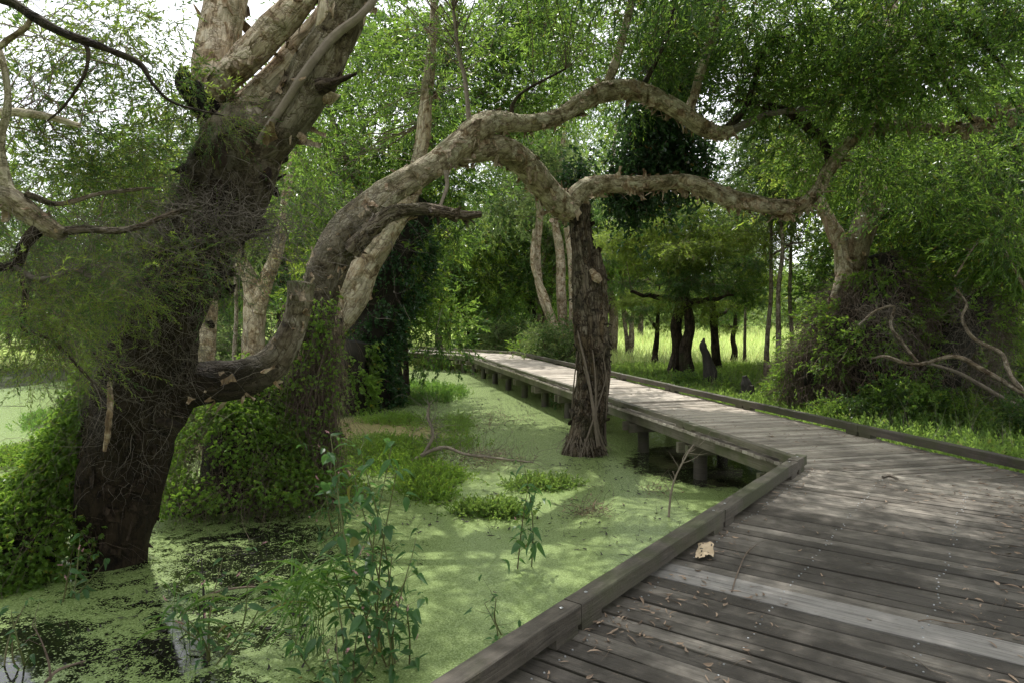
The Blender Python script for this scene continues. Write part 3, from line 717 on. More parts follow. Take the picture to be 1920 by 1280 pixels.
twig_thing('fallen_twig', 'thin grey branching twig lying across the pale planks', [g_(1372, 1108), g_(1384, 1070), g_(1400, 1035), g_(1420, 1018)], [.004, .004, .003, .0015], 7, lay=DZ + .008)
twig_thing('fallen_twig', 'short crooked twig on the boards beyond the bark piece', [g_(1655, 893), g_(1668, 890), g_(1684, 897)], [.012, .014, .008], 0, 'twiggrey')
twig_thing('fallen_twig', 'curled brown strip of twig on the lowest pale plank at the right', [g_(1722, 1163), g_(1745, 1160), g_(1775, 1166), g_(1820, 1170)], [.003, .003, .003, .002], 2, lay=DZ + .012)
twig_thing('fallen_twig', 'long thin pale twig near the bottom right of the deck', [g_(1690, 1222), g_(1725, 1240), g_(1745, 1255), g_(1785, 1268)], [.0025] * 4, 2, 'twiggrey', lay=DZ + .008)
# ------------------------------------------------------------------ foreground trees
def limb(root, name, px, mat, sides=20, step=.05, amp=.12, seed=1, dark=0., flare=0, flakes=0, fsize=.09, sub=None, fdark=0., under=.3, label=None, ground=False):
    pts = np.array([P(u, v, Y) for u, v, Y, h in px]); rad = np.array([h * Y * .93 / F for u, v, Y, h in px])
    mb = MB()
    if ground: pts = np.vstack([[pts[0][0], pts[0][1], -.5], pts]); rad = np.concatenate([[rad[0] * 1.1], rad])
    cv = mb.tube(pts, rad, sides=sides, step=step, amp=amp, seed=seed, dark=dark, flare=flare)
    if flakes: mb.flakes(cv, flakes, fsize, mat=1, dark=fdark, under=under)
    o = obj(name, mb, [M[mat], M['flake'] if mat in ('bark', 'barklimb') else M[mat]], root, label=label)
    return cv
def ends(*cvs, n=6, lo=.2):
    return np.vstack([c[0][(np.linspace(lo, 1, n) * (len(c[0]) - 1)).astype(int)] for c in cvs])
def pxclumps(mb, Ts, lst, origins=None, scale=1., down=.25, spread=.3, rb=.012, flat=.75, per=22, twigmat=1):
    """lst: (u, v, Y, ru px, rv px, depth m, clumps)"""
    for u, v, Y, ru, rv, dp, nc in lst:
        c = P(u, v, Y); k = Y / F
        clumps(mb, Ts, c, (ru * k, dp, rv * k), nc, per, spread, down, scale, origins, rb, twigmat, flat)

# ---- the great leaning tree at the left
A = thing('paperbark_tree', 'huge leaning dark trunked paperbark at the left, its pale flaking limbs spreading over the pond', 'tree', (-3.7, 6.4, 0))
a_tr = limb(A, 'trunk', [(205, 1050, 6.3, 56), (216, 960, 6.3, 62), (232, 860, 6.3, 72), (250, 780, 6.25, 78), (275, 700, 6.2, 78), (305, 600, 6.15, 74), (350, 500, 6.1, 74), (395, 400, 6.05, 76), (435, 320, 6.0, 80), (455, 250, 6.0, 76), (455, 205, 6.0, 50)],
            'barklimb', 40, .035, .2, 3, dark=[1, 1, 1, .99, .97, .95, .9, .5], flare=.5, flakes=200, fsize=.12, fdark=.97, ground=True)
a1 = limb(A, 'limb', [(450, 300, 6.0, 48), (500, 270, 5.95, 46), (548, 205, 5.9, 45), (595, 125, 5.85, 42), (640, 40, 5.8, 40), (680, -60, 5.7, 36)], 'barklimb', 30, .035, .16, 5, flakes=36, fsize=.10, label='steep limb with ragged dark bark hanging from its underside', dark=[.8, .7, .55, .5, .5])
a2 = limb(A, 'limb', [(440, 235, 6.1, 44), (500, 190, 6.1, 46), (560, 125, 6.1, 44), (625, 40, 6.1, 38), (665, -60, 6.1, 34)], 'bark', 30, .04, .08, 8, flakes=34, fsize=.08, label='smooth pale cream limb')
a3 = limb(A, 'limb', [(395, 185, 5.9, 24), (420, 150, 5.85, 27), (465, 108, 5.8, 31), (510, 60, 5.75, 30), (560, 5, 5.7, 28), (610, -70, 5.7, 26)], 'bark', 26, .035, .10, 11, flakes=60, fsize=.07, label='cream limb with a collar of curling bark')
a4 = limb(A, 'limb', [(405, 215, 6.15, 46), (402, 140, 6.2, 40), (412, 70, 6.25, 40), (428, -10, 6.3, 40), (440, -80, 6.4, 36)], 'bark', 28, .04, .12, 14, flakes=36, fsize=.10, label='upright cream limb streaked with brown')
a5 = limb(A, 'limb', [(270, 755, 6.25, 52), (330, 730, 6.3, 48), (390, 720, 6.35, 41), (450, 712, 6.45, 38), (500, 692, 6.6, 34), (535, 650, 6.7, 29), (555, 600, 6.8, 26), (562, 560, 6.8, 25), (565, 530, 6.8, 27)], 'barklimb', 28, .03, .14, 17, dark=[1, 1, 1, .95, .8, .65, .5, .5], flakes=70, fsize=.07, label='low limb running right and turning up to a broken stub')
a6 = limb(A, 'limb', [(478, 275, 5.75, 6), (530, 200, 5.7, 8), (580, 125, 5.65, 9), (625, 70, 5.65, 9), (680, 25, 5.6, 8), (725, -30, 5.6, 7)], 'root', 10, .04, .12, 21, label='slender pale stem clinging along the steep limb')
a7 = limb(A, 'limb', [(585, 120, 5.8, 9), (600, 70, 5.75, 14), (612, 20, 5.7, 18), (612, -40, 5.7, 18)], 'bark', 14, .04, .1, 22)
limb(A, 'limb', [(395, 215, 5.85, 24), (362, 175, 5.8, 24), (345, 150, 5.8, 20), (343, 128, 5.8, 9)], 'barkdark', 16, .03, .35, 25, dark=.9, label='knobbly dark broken stub')
limb(A, 'limb', [(600, 165, 5.7, 16), (640, 150, 5.6, 6), (668, 138, 5.5, 3)], 'barkdark', 10, .03, .2, 26)
# torn bark strip hanging from the trunk
limb(A, 'bark_strip', [(205, 715, 5.75, 4), (207, 760, 5.7, 6), (203, 800, 5.7, 7), (196, 845, 5.75, 3)], 'flake', 8, .02, .35, 31)
limb(A, 'limb', [(300, 790, 5.9, 10), (325, 795, 5.8, 9), (340, 799, 5.75, 5)], 'barkdark', 10, .03, .2, 27)
mb = MB(); org = ends(a_tr, lo=.35, n=14)
pxclumps(mb, T_needle, [(270, 300, 5.6, 70, 80, .5, 8), (230, 420, 5.5, 110, 80, .5, 9), (160, 560, 5.4, 70, 70, .3, 6), (190, 640, 5.4, 60, 60, .4, 4), (160, 330, 5.7, 110, 80, .6, 9), (390, 230, 5.5, 50, 40, .3, 5), (400, 480, 5.4, 60, 70, .3, 4)], org, spread=.16, per=26, rb=.005)
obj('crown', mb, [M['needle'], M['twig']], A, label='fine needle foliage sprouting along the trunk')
mb = MB(); ii = (len(a_tr[0]) * R.triangular(.25, .66, .9, 2600)).astype(int); Cc = a_tr[0][ii]; dd = rdir(2600); dd[:, 1] = -np.abs(dd[:, 1])
st = Cc + dd * (a_tr[1][ii] * 1.05)[:, None]
mb.strands(st, dd + rdir(2600) * .9, R.uniform(.1, .55, 2600), K=7, wob=.32, grav=.03, r=R.uniform(.0010, .0030, 2600))
c = P(420, 430, 5.5); q = c + R.normal(size=(420, 3)) * [.34, .12, .14]
mb.strands(q, rdir(420) * [1, .5, .5], R.uniform(.2, .7, 420), K=9, wob=.38, r=R.uniform(.0015, .0045, 420))
c = P(190, 560, 5.4); q = c + R.normal(size=(700, 3)) * [.6, .25, .4]
mb.strands(q, rdir(700) * [1, .5, .8], R.uniform(.2, .8, 700), K=9, wob=.3, grav=.04, r=R.uniform(.001, .0028, 700))
c = P(560, 420, 6.0); q = c + R.normal(size=(420, 3)) * [.45, .3, .28]
mb.strands(q, rdir(420) * [1, .5, .6], R.uniform(.2, .7, 420), K=8, wob=.3, r=R.uniform(.001, .003, 420))
obj('dead_twigs', mb, M['twiggrey'], A, kind='stuff', label='dense tangle of dead grey twigs over the trunk')

# ---- tree reaching in from beyond the left edge
B0 = thing('overhanging_tree', 'gnarled dark branches reaching in from the left edge of the view', 'tree', (-4.9, 4.6, 0))
b_tr = limb(B0, 'trunk', [(-420, 1150, 4.6, 90), (-400, 900, 4.6, 75), (-330, 650, 4.5, 65), (-200, 470, 4.4, 48), (-100, 395, 4.4, 36)], 'barkdark', 20, .06, .15, 41, dark=.6, ground=True, flare=.4)
b1 = limb(B0, 'branch', [(-110, 395, 4.4, 34), (0, 368, 4.4, 24), (45, 392, 4.4, 21), (85, 420, 4.4, 19), (118, 440, 4.4, 15)], 'barklimb', 18, .02, .18, 42, dark=[.8, .5, .3, .3], flakes=30, fsize=.06, label='thick crooked branch ending in a stub')
b2 = limb(B0, 'branch', [(105, 436, 4.4, 10), (160, 430, 4.45, 8), (215, 433, 4.5, 7), (265, 424, 4.6, 6), (320, 402, 4.7, 5), (375, 388, 4.8, 3)], 'barkrough', 9, .02, .15, 43, label='thin grey branch running right across the great trunk')
b3 = limb(B0, 'branch', [(40, 385, 4.4, 14), (12, 345, 4.4, 12), (2, 270, 4.4, 8), (14, 200, 4.4, 7), (8, 130, 4.4, 6), (-20, 40, 4.4, 5)], 'barklimb', 12, .02, .15, 44)
b4 = limb(B0, 'branch', [(50, 365, 4.4, 7), (110, 383, 4.4, 5), (180, 365, 4.5, 4), (240, 357, 4.6, 4), (288, 352, 4.6, 2)], 'barkrough', 8, .02, .15, 45)
b5 = limb(B0, 'branch', [(78, 425, 4.4, 14), (45, 462, 4.4, 12), (28, 498, 4.4, 9), (-30, 500, 4.4, 8)], 'barkdark', 10, .02, .25, 46, dark=.5)
b6 = limb(B0, 'branch', [(28, 498, 4.4, 7), (62, 522, 4.4, 6), (100, 520, 4.4, 5), (140, 506, 4.45, 4), (178, 522, 4.5, 3), (205, 500, 4.5, 2)], 'twiggrey', 8, .02, .15, 47)
b7 = limb(B0, 'branch', [(40, 505, 4.4, 6), (46, 560, 4.4, 5), (45, 615, 4.4, 4.5), (100, 640, 4.4, 3.5), (150, 690, 4.4, 3), (175, 718, 4.4, 2)], 'barkdark', 8, .02, .2, 48)
b8 = limb(B0, 'branch', [(-60, -20, 4.2, 10), (20, 5, 4.2, 10), (60, 30, 4.2, 10), (110, 58, 4.2, 9), (160, 78, 4.2, 8), (210, 96, 4.25, 7), (262, 120, 4.3, 6), (288, 160, 4.3, 3.5), (330, 195, 4.4, 2.5), (420, 218, 4.5, 1.5)], 'barkdark', 10, .02, .18, 49, dark=.3, label='dark arched branch crossing the bright sky')
b9 = limb(B0, 'branch', [(150, 74, 4.2, 5), (165, 95, 4.2, 4), (162, 130, 4.2, 3.5), (145, 165, 4.2, 3), (115, 205, 4.2, 2.5), (88, 228, 4.2, 1.5)], 'barkdark', 8, .02, .2, 50)
b10 = limb(B0, 'branch', [(-30, 110, 4.2, 7), (15, 75, 4.2, 6), (50, 50, 4.2, 5), (60, 25, 4.2, 4)], 'barklimb', 8, .02, .2, 51)
b11 = limb(B0, 'branch', [(-20, 212, 4.6, 8), (40, 212, 4.6, 8), (100, 222, 4.6, 7), (150, 236, 4.6, 5)], 'bark', 10, .02, .15, 52)
mb = MB(); org = ends(b6, b7, b4, b2, n=6, lo=.1)
pxclumps(mb, T_needle, [(90, 560, 4.5, 110, 70, .4, 8), (80, 480, 4.6, 100, 50, .4, 5), (220, 520, 4.8, 80, 60, .3, 6), (60, 640, 4.5, 60, 60, .3, 5)], org, spread=.13, per=24, rb=.004, down=.35)
org2 = ends(b8, b9, b3, b10, b11, n=6, lo=.1)
pxclumps(mb, T_mel, [(60, 200, 5.2, 70, 60, .4, 9), (120, 290, 5.4, 130, 60, .5, 18), (240, 50, 5.4, 120, 50, .5, 15), (290, 160, 5.6, 60, 60, .4, 12), (100, 120, 5.6, 90, 50, .4, 6), (30, 60, 4.8, 60, 60, .4, 4)], org2, spread=.18, per=18, rb=.004, scale=.5)
obj('crown', mb, [M['needle'], M['twig']], B0)
mb = MB(); c = ends(b6, b7, b5, b1, b2, n=24, lo=.1); c = c[R.integers(0, len(c), 800)]
mb.strands(c, rdir(800) * [1, .5, 1], R.uniform(.1, .6, 800), K=8, wob=.28, grav=.06, r=R.uniform(.0008, .0024, 800))
obj('dead_twigs', mb, M['twiggrey'], B0, kind='stuff')

# ---- second tree: arching limb over the pond
Cx = G(590, 935); C = thing('paperbark_tree', 'vine wrapped paperbark behind the low limb, throwing a thick sinuous arch across the pond', 'tree', (Cx[0], Cx[1], 0))
c_tr = limb(C, 'trunk', [(585, 935, 8.6, 44), (588, 860, 8.6, 40), (592, 760, 8.6, 37), (595, 680, 8.6, 34), (597, 610, 8.6, 34), (600, 560, 8.6, 30), (607, 520, 8.6, 16)], 'barklimb', 30, .04, .2, 61, dark=[.97, .95, .93, .9, .88], flakes=120, fsize=.12, fdark=.93, flare=.3, ground=True)
c1 = limb(C, 'arching_limb', [(594, 640, 8.6, 31), (599, 565, 8.6, 36), (616, 495, 8.6, 37), (650, 432, 8.7, 34), (700, 385, 8.8, 29), (755, 345, 9.0, 26), (810, 312, 9.2, 25), (862, 272, 9.4, 25), (900, 240, 9.6, 24), (932, 228, 9.8, 21), (990, 232, 10, 17), (1050, 218, 10.2, 15), (1095, 190, 10.3, 17), (1140, 172, 10.4, 19), (1185, 168, 10.5, 18), (1225, 182, 10.6, 17), (1268, 205, 10.7, 16), (1310, 235, 10.8, 17), (1345, 250, 10.8, 15), (1372, 246, 10.8, 12)],
          'barklimb', 28, .03, .13, 63, dark=[.9, .8, .6, .25, .05, 0, 0, 0, 0, 0, 0, 0], flakes=420, fsize=.09, under=.25)
c2 = limb(C, 'descending_limb', [(852, 290, 9.5, 26), (900, 278, 9.7, 26), (940, 280, 10, 25), (985, 310, 10.4, 25), (1020, 350, 10.9, 25), (1050, 382, 11.1, 27), (1075, 392, 11.2, 28)], 'barklimb', 24, .03, .13, 66, flakes=150, fsize=.10, under=.15)
c3 = limb(C, 'dead_limb', [(660, 470, 8.5, 18), (700, 425, 8.4, 17), (735, 400, 8.3, 14), (780, 393, 8.3, 12), (830, 398, 8.3, 11), (870, 404, 8.3, 9), (903, 402, 8.3, 6)], 'barkrough', 14, .03, .25, 68, flakes=60, fsize=.06)
c4 = limb(C, 'branch', [(1128, 178, 10.4, 10), (1150, 130, 10.5, 9), (1165, 80, 10.6, 8), (1180, 20, 10.6, 8), (1200, -60, 10.6, 6)], 'bark', 12, .05, .12, 70)
c5 = limb(C, 'branch', [(1200, 170, 10.5, 7), (1225, 125, 10.6, 5), (1250, 70, 10.7, 4), (1262, 20, 10.8, 3)], 'barkdark', 8, .05, .12, 71)
c6 = limb(C, 'branch', [(1290, 215, 10.8, 9), (1310, 150, 10.9, 9), (1330, 80, 11, 9), (1345, 20, 11, 8), (1375, -40, 11, 7)], 'bark', 12, .05, .12, 72)
c7 = limb(C, 'branch', [(1365, 240, 10.8, 9), (1395, 205, 10.8, 6), (1415, 150, 10.8, 5), (1435, 90, 10.8, 4), (1500, 60, 10.8, 3)], 'barkdark', 8, .05, .12, 73)
c8 = limb(C, 'branch', [(1370, 246, 10.8, 9), (1440, 215, 10.6, 6), (1520, 200, 10.4, 5), (1620, 150, 10.2, 4), (1720, 60, 10, 3)], 'twiggrey', 8, .05, .12, 74)
c9 = limb(C, 'branch', [(880, 235, 9.6, 5), (872, 150, 9.6, 4.5), (860, 100, 9.6, 4), (850, 20, 9.6, 3)], 'root', 8, .05, .1, 75)
c10 = limb(C, 'branch', [(960, 220, 9.9, 5), (962, 195, 9.9, 4), (985, 170, 9.9, 3), (1060, 130, 9.9, 2)], 'barkdark', 8, .05, .1, 76)
c11 = limb(C, 'branch', [(836, 320, 9.0, 5), (838, 350, 9.0, 4), (826, 385, 8.9, 3)], 'root', 8, .05, .1, 77)
mb = MB(); org = ends(c4, c5, c6, c7, c8, c9, c10, c1, n=8, lo=.1)
pxclumps(mb, T_mel, [(560, 250, 10.5, 110, 100, 1.0, 9), (760, 100, 10.5, 150, 90, 1.0, 13), (980, 60, 10.5, 170, 60, 1.0, 13), (1230, 80, 11.5, 160, 100, 1.3, 42), (1430, 60, 11, 140, 90, 1.2, 34), (1450, 170, 11, 100, 60, 0.9, 16)], org, spread=.34, per=24, rb=.004)
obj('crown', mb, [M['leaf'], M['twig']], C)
# upper canopy, above the frame: shades the near deck as in the photograph
mb = MB(); clumps(mb, T_melbig, (0.5, 9.0, 8.6), (5.5, 2.4, 1.5), 95, 24, .5, .2, 1.1, org, .006)
clumps(mb, T_melbig, (1.6, 7.0, 7.2), (3.8, 1.6, .9), 60, 24, .45, .2, 1.1, org, .006)
obj('upper_crown', mb, [M['leaf'], M['twig']], C)

# ---- third tree: trunk standing in the pond
Bx = G(1095, 848); Bt = thing('paperbark_tree', 'rough brown trunk standing alone in green water beside the boardwalk, roots twining round its foot', 'tree', (Bx[0], Bx[1], 0))
t_tr = limb(Bt, 'trunk', [(1096, 850, 11.3, 42), (1098, 825, 11.3, 34), (1101, 795, 11.3, 30), (1106, 750, 11.3, 29), (1110, 700, 11.3, 30), (1110, 640, 11.3, 32), (1106, 580, 11.3, 30), (1100, 520, 11.3, 26), (1092, 460, 11.3, 21), (1087, 420, 11.3, 20), (1082, 388, 11.3, 26)], 'barkrough', 40, .03, .22, 81, dark=[.6, .2, .1, .1, .2, .1, .1], flakes=420, fsize=.09, fdark=.55, flare=.18, ground=True)
t_2 = limb(Bt, 'trunk_fork', [(1118, 640, 11.25, 22), (1122, 580, 11.25, 20), (1122, 530, 11.25, 16), (1120, 490, 11.25, 12), (1118, 468, 11.25, 9)], 'barkrough', 20, .03, .25, 83, flakes=60, fsize=.07, fdark=.4, label='second stem ending in a torn stub')
limb(Bt, 'scar', [(1108, 505, 11.0, 5), (1118, 520, 11.0, 9), (1126, 528, 11.0, 6)], 'flake', 10, .03, .2, 84)
t1 = limb(Bt, 'limb', [(1062, 392, 11.25, 26), (1095, 358, 11.2, 21), (1130, 346, 11.2, 18), (1180, 346, 11.1, 17), (1230, 343, 11.1, 15), (1280, 340, 11.1, 15), (1320, 352, 11.1, 17), (1360, 370, 11.1, 17), (1410, 381, 11.1, 17), (1460, 388, 11.1, 16), (1505, 382, 11, 14), (1535, 355, 11, 13), (1555, 315, 10.9, 12), (1590, 270, 10.8, 11), (1640, 240, 10.7, 9), (1700, 236, 10.6, 9), (1770, 243, 10.5, 9), (1830, 235, 10.4, 8), (1880, 218, 10.3, 7), (1960, 190, 10.2, 6)],
          'barklimb', 24, .03, .14, 86, dark=[.1, .1, .1, .2, .2, .1, 0, .3, .5, .6], flakes=420, fsize=.10, under=.1)
t3 = limb(Bt, 'branch', [(1640, 240, 10.7, 7), (1660, 150, 10.8, 7), (1690, 40, 10.8, 6), (1710, -40, 10.8, 5)], 'barklimb', 8, .05, .1, 87)
t4 = limb(Bt, 'branch', [(1830, 234, 10.4, 6), (1790, 180, 10.2, 5), (1760, 130, 10.0, 5), (1740, 60, 10, 4), (1800, 55, 9.8, 6), (1850, 90, 9.7, 4), (1890, 140, 9.7, 3)], 'barkdark', 8, .05, .2, 88)
t5 = limb(Bt, 'branch', [(1560, 310, 10.9, 9), (1540, 265, 11, 10), (1500, 225, 11, 10), (1460, 205, 11, 8), (1380, 190, 11, 5)], 'barkdark', 10, .05, .2, 89)
rt = MB()
for s_ in range(9):
    a0 = R.uniform(-2.6, .6); k_ = R.choice([-1, 1]) * R.uniform(.25, .9); Cc, rr = t_tr[0], t_tr[1]; i1 = int(len(Cc) * R.uniform(.4, .62)); i0 = int(len(Cc) * .12) ; pts = []
    for i in range(i1, i0, -6):
        q = (i1 - i) / (i1 - i0); a = a0 + k_ * q * 2; pts.append(Cc[i] + (rr[i] * 1.12 + .02) * np.array([math.cos(a), math.sin(a), 0]))
    rt.tube(pts, np.linspace(.011, .024, len(pts)) * R.uniform(.6, 1.4), 8, .04, .15, seed=s_ + 90)
obj('twining_root', rt, M['rootdark'], Bt)
mb = MB(); b0 = t_tr[0][int(len(t_tr[0]) * .13)]; an = R.uniform(0, 6.283, 160)
mb.strands(b0 + np.stack([np.cos(an) * .3, np.sin(an) * .3, R.uniform(0, .25, 160)], -1), np.stack([np.cos(an) * .5, np.sin(an) * .5, -1 + 0 * an], -1), R.uniform(.15, .4, 160), K=5, wob=.15, r=.006)
obj('fine_roots', mb, M['root'], Bt, kind='stuff')
mb = MB(); org = ends(t1, t3, t4, t5, n=9, lo=.45)
pxclumps(mb, T_mel, [(1560, 160, 10.5, 120, 100, 1.0, 20), (1700, 110, 10, 130, 100, 1.0, 25), (1840, 90, 9.5, 110, 100, .9, 19), (1640, 300, 11.5, 100, 60, .7, 18), (1800, 330, 11.5, 130, 70, .8, 26), (1480, 290, 11.5, 70, 40, .6, 9), (1880, 420, 11, 60, 70, .6, 10)], org, spread=.32, per=24, rb=.004)
obj('crown', mb, [M['leaf'], M['twig']], Bt)
mb = MB(); clumps(mb, T_melbig, (6.2, 8.6, 7.6), (3.0, 2.4, 1.6), 60, 24, .5, .2, 1.1, org, .006); obj('upper_crown', mb, [M['leaf'], M['twig']], Bt)
mb = MB(); q = ends(t1, t5, n=60, lo=.1); q = q[R.integers(0, len(q), 500)]
mb.strands(q, rdir(500) + [0, 0, -.1], R.uniform(.1, .6, 500), K=6, wob=.3, r=R.uniform(.001, .003, 500)); obj('dead_twigs', mb, M['twig'], Bt, kind='stuff')
mb = MB(); q = ends(c1, c2, n=100, lo=.1); q = q[R.integers(0, len(q), 700)]
mb.strands(q, rdir(700) + [0, 0, -.1], R.uniform(.1, .6, 700), K=6, wob=.3, r=R.uniform(.001, .003, 700)); obj('dead_twigs', mb, M['twig'], C, kind='stuff')

# ---- pale trunk leaning behind the second tree
D = thing('paperbark_tree', 'pale grey trunk leaning right, just behind the vine wrapped tree', 'tree', (*G(640, 800)[:2], 0))
dq = limb(D, 'trunk', [(585, 800, 10.6, 36), (590, 700, 10.6, 34), (612, 620, 10.6, 34), (655, 555, 10.6, 34), (690, 490, 10.6, 28), (730, 430, 10.6, 24), (765, 370, 10.6, 20), (790, 280, 10.6, 15), (800, 180, 10.7, 11), (812, 60, 10.9, 8), (815, -90, 11, 5)], 'bark', 26, .04, .16, 95, dark=[.8, .6, .2, 0, 0, 0, 0], flakes=120, fsize=.1, ground=True)
mb = MB(); pxclumps(mb, T_mel, [(790, 200, 12, 110, 80, .8, 12), (560, 340, 11.5, 110, 60, .8, 12)], ends(dq, lo=.7), spread=.33, rb=.01); obj('crown', mb, [M['leaf'], M['twig']], D)

# ------------------------------------------------------------------ climbing plants and thickets
def thicket(root_name, label, cat, base, spine, rads, Ts, leaf, nl, nstem, scale=1., patchy=1.5, core=.72, lift=.12, drop=.5, side=None, stemr=(.0015, .004), corem='core'):
    r = thing(root_name, label, cat, (base[0], base[1], 0)); mb = MB()
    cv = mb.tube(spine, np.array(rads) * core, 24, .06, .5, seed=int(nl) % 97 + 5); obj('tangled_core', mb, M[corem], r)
    Cc, rr, T, Nn, Bn = cv; mb = MB()
    pw = rr * np.linalg.norm(np.gradient(Cc, axis=0), axis=1); pw /= pw.sum(); idx = R.choice(len(Cc), nl, p=pw); th = R.uniform(0, 6.283, nl); o = np.cos(th)[:, None] * Nn[idx] + np.sin(th)[:, None] * Bn[idx]
    if side is not None:
        k = (o @ nrm(np.array(side, float))) > R.normal(size=nl) * .45 - .25; idx, th, o = idx[k], th[k], o[k]
    kk = vn(Cc[idx][:, 0] * 2 + o[:, 0] * 2, Cc[idx][:, 1] * 2 + o[:, 1] * 2, Cc[idx][:, 2] * 2.5 + o[:, 2] * 2, 3)
    keep = R.random(len(idx)) < .5 + patchy * kk; idx, o, kk = idx[keep], o[keep], kk[keep]
    pos = Cc[idx] + o * (rr[idx] / core * (.80 + .32 * R.random(len(idx)) + .15 * kk))[:, None]
    d = o + rdir(len(idx)) * .6 + [0, 0, -drop]; put(mb, Ts, pos, d, scale, up=o)
    obj('leaves', mb, [M[leaf], M['twig']], r); mb = MB()
    idx = R.choice(len(Cc), nstem, p=pw); th = R.uniform(0, 6.283, nstem); o = np.cos(th)[:, None] * Nn[idx] + np.sin(th)[:, None] * Bn[idx]
    mb.strands(Cc[idx] + o * (rr[idx] / core * R.uniform(.75, 1.05, nstem))[:, None], o * .5 + rdir(nstem) * .8 + [0, 0, -.5], R.uniform(.2, .9, nstem), K=7, wob=.25, grav=.12, r=R.uniform(*stemr, nstem)); obj('hanging_stems', mb, M['twig'], r, kind='stuff')
    return r
thicket('vine_thicket', 'bright green vine heaped against the foot of the great leaning trunk', 'vine', G(60, 1080), [G(55, 1085) + [-.5, .2, -.2], G(70, 1060) + [0, 0, .15], P(105, 945, 6.45), P(150, 850, 6.4), P(178, 770, 6.35), P(200, 690, 6.3)], [.62, .52, .36, .22, .14, .07], T_vine, 'vine', 24000, 1200, .85, .5, side=(-.1, -.9, .5), core=.5)
thicket('vine_thicket', 'broad mound of leafy vine and dry stems behind the great trunk', 'vine', G(450, 970), [G(440, 960) + [0, .6, -.3], G(445, 950) + [0, .6, .2], P(455, 850, 8.3), P(480, 760, 8.4), P(515, 700, 8.4)], [1.35, 1.08, .78, .56, .30], T_vine, 'vine', 11000, 5200, .8, side=(-.2, -.9, .3), core=.66)
r = thing('hanging_vine', 'brown curtain of dry vine stems hanging down the second trunk', 'vine', (Cx[0], Cx[1] - .4, 0)); mb = MB()
q = np.stack([P(u, v, 8.25) for u, v in zip(R.uniform(535, 640, 1500), R.uniform(560, 860, 1500))]); q[:, 1] += R.normal(size=1500) * .12
mb.strands(q, rdir(1500) * .4 + [0, 0, -1], R.uniform(.3, 1.1, 1500), K=8, wob=.14, grav=.1, r=R.uniform(.0015, .004, 1500)); V_ = mb.V[-1]; V_[:, 2] = np.maximum(V_[:, 2], -.05)
obj('stems', mb, M['twig'], r, kind='stuff'); mb = MB(); put(mb, T_vine, q[:420] + [0, -.1, 0], rdir(420) + [0, -.5, -.5], .8); obj('leaves', mb, [M['vine'], M['twig']], r)
iv = thicket('ivy_column', 'dark glossy ivy smothering a trunk right of the pale leaning one', 'ivy', G(700, 745), [G(690, 760) + [0, 0, -.2], P(690, 700, 17), P(700, 600, 17), P(735, 510, 17), P(765, 430, 17), P(780, 370, 17)], [.7, .6, .7, .75, .6, .3], T_broad, 'ivy', 3000, 300, 1.1)
thicket('ivy_column', 'leafy creeper on the trunks at the grassy islet', 'ivy', G(650, 760), [G(655, 770) + [0, 0, -.2], P(655, 720, 16), P(668, 640, 16)], [.6, .5, .35], T_broad, 'vine', 900, 120, 1.0)

hv = thing('hanging_vine', 'dark blue green leafy vine hanging in a thick column through the arch, top centre right', 'vine', (*P(1250, 300, 13)[:2], 4.5)); mb = MB()
spn = [P(1290, -120, 13), P(1275, 0, 13), P(1255, 120, 13), P(1240, 240, 13), P(1215, 330, 13), P(1190, 400, 13)]
cv_ = mb.tube(spn, [.03, .03, .025, .025, .02, .01], 8, .06, .2, seed=4); obj('stem', mb, M['twig'], hv); mb = MB()
for (u, v, rr_, nn) in [(1270, 20, .75, 900), (1255, 130, .6, 700), (1235, 240, .6, 800), (1215, 320, .55, 600), (1300, 300, .4, 260), (1080, 330, .35, 120), (1170, 350, .45, 260), (1340, 60, .4, 200)]:
    q = P(u, v, 13) + R.normal(size=(nn, 3)) * [rr_ * .5, rr_ * .5, rr_ * .75]; put(mb, T_broad, q, rdir(nn) * .8 + [0, 0, -.9], 1.0)
obj('leaves', mb, [M['ivy'], M['twig']], hv)

H_ = thing('paperbark_tree', 'tall paperbark inside the ivy column, its leafy crown filling the view behind the arch', 'tree', (*G(700, 745)[:2], 0))
h1 = limb(H_, 'trunk', [(698, 750, 17.3, 14), (705, 640, 17.3, 13), (735, 510, 17.3, 12), (765, 400, 17.2, 11), (800, 280, 17, 9), (830, 150, 17, 8), (850, 20, 17, 6), (860, -80, 17, 5)], 'barkback', 14, .1, .12, 131)
h2 = limb(H_, 'limb', [(735, 510, 17.3, 8), (700, 420, 17, 7), (650, 300, 16.5, 6), (610, 180, 16, 5), (590, 60, 16, 4)], 'barkback', 10, .1, .12, 132)
h3 = limb(H_, 'limb', [(800, 280, 17, 6), (880, 200, 16.6, 6), (960, 120, 16.3, 5), (1030, 40, 16, 4)], 'barkback', 10, .1, .12, 133)
mb = MB(); pxclumps(mb, T_mid, [(560, 250, 16.5, 130, 120, 1.6, 34), (740, 110, 16.5, 150, 120, 1.6, 46), (720, 290, 17.0, 110, 70, 1.2, 18), (980, 80, 16.5, 180, 100, 1.6, 48), (1010, 190, 17, 130, 50, 1.2, 20), (880, 210, 17, 90, 70, 1.2, 20), (850, 330, 17.5, 80, 50, 1, 10), (640, 400, 16.5, 80, 60, 1, 10)], ends(h1, h2, h3, lo=.35, n=10), spread=.45, per=24, rb=.006, scale=1.4)
obj('crown', mb, [M['leaf'], M['twig']], H_)
P1 = thing('paperbark_tree', 'pale straight trunk just right of the great leaning trunk', 'tree', (*G(384, 745)[:2], 0))
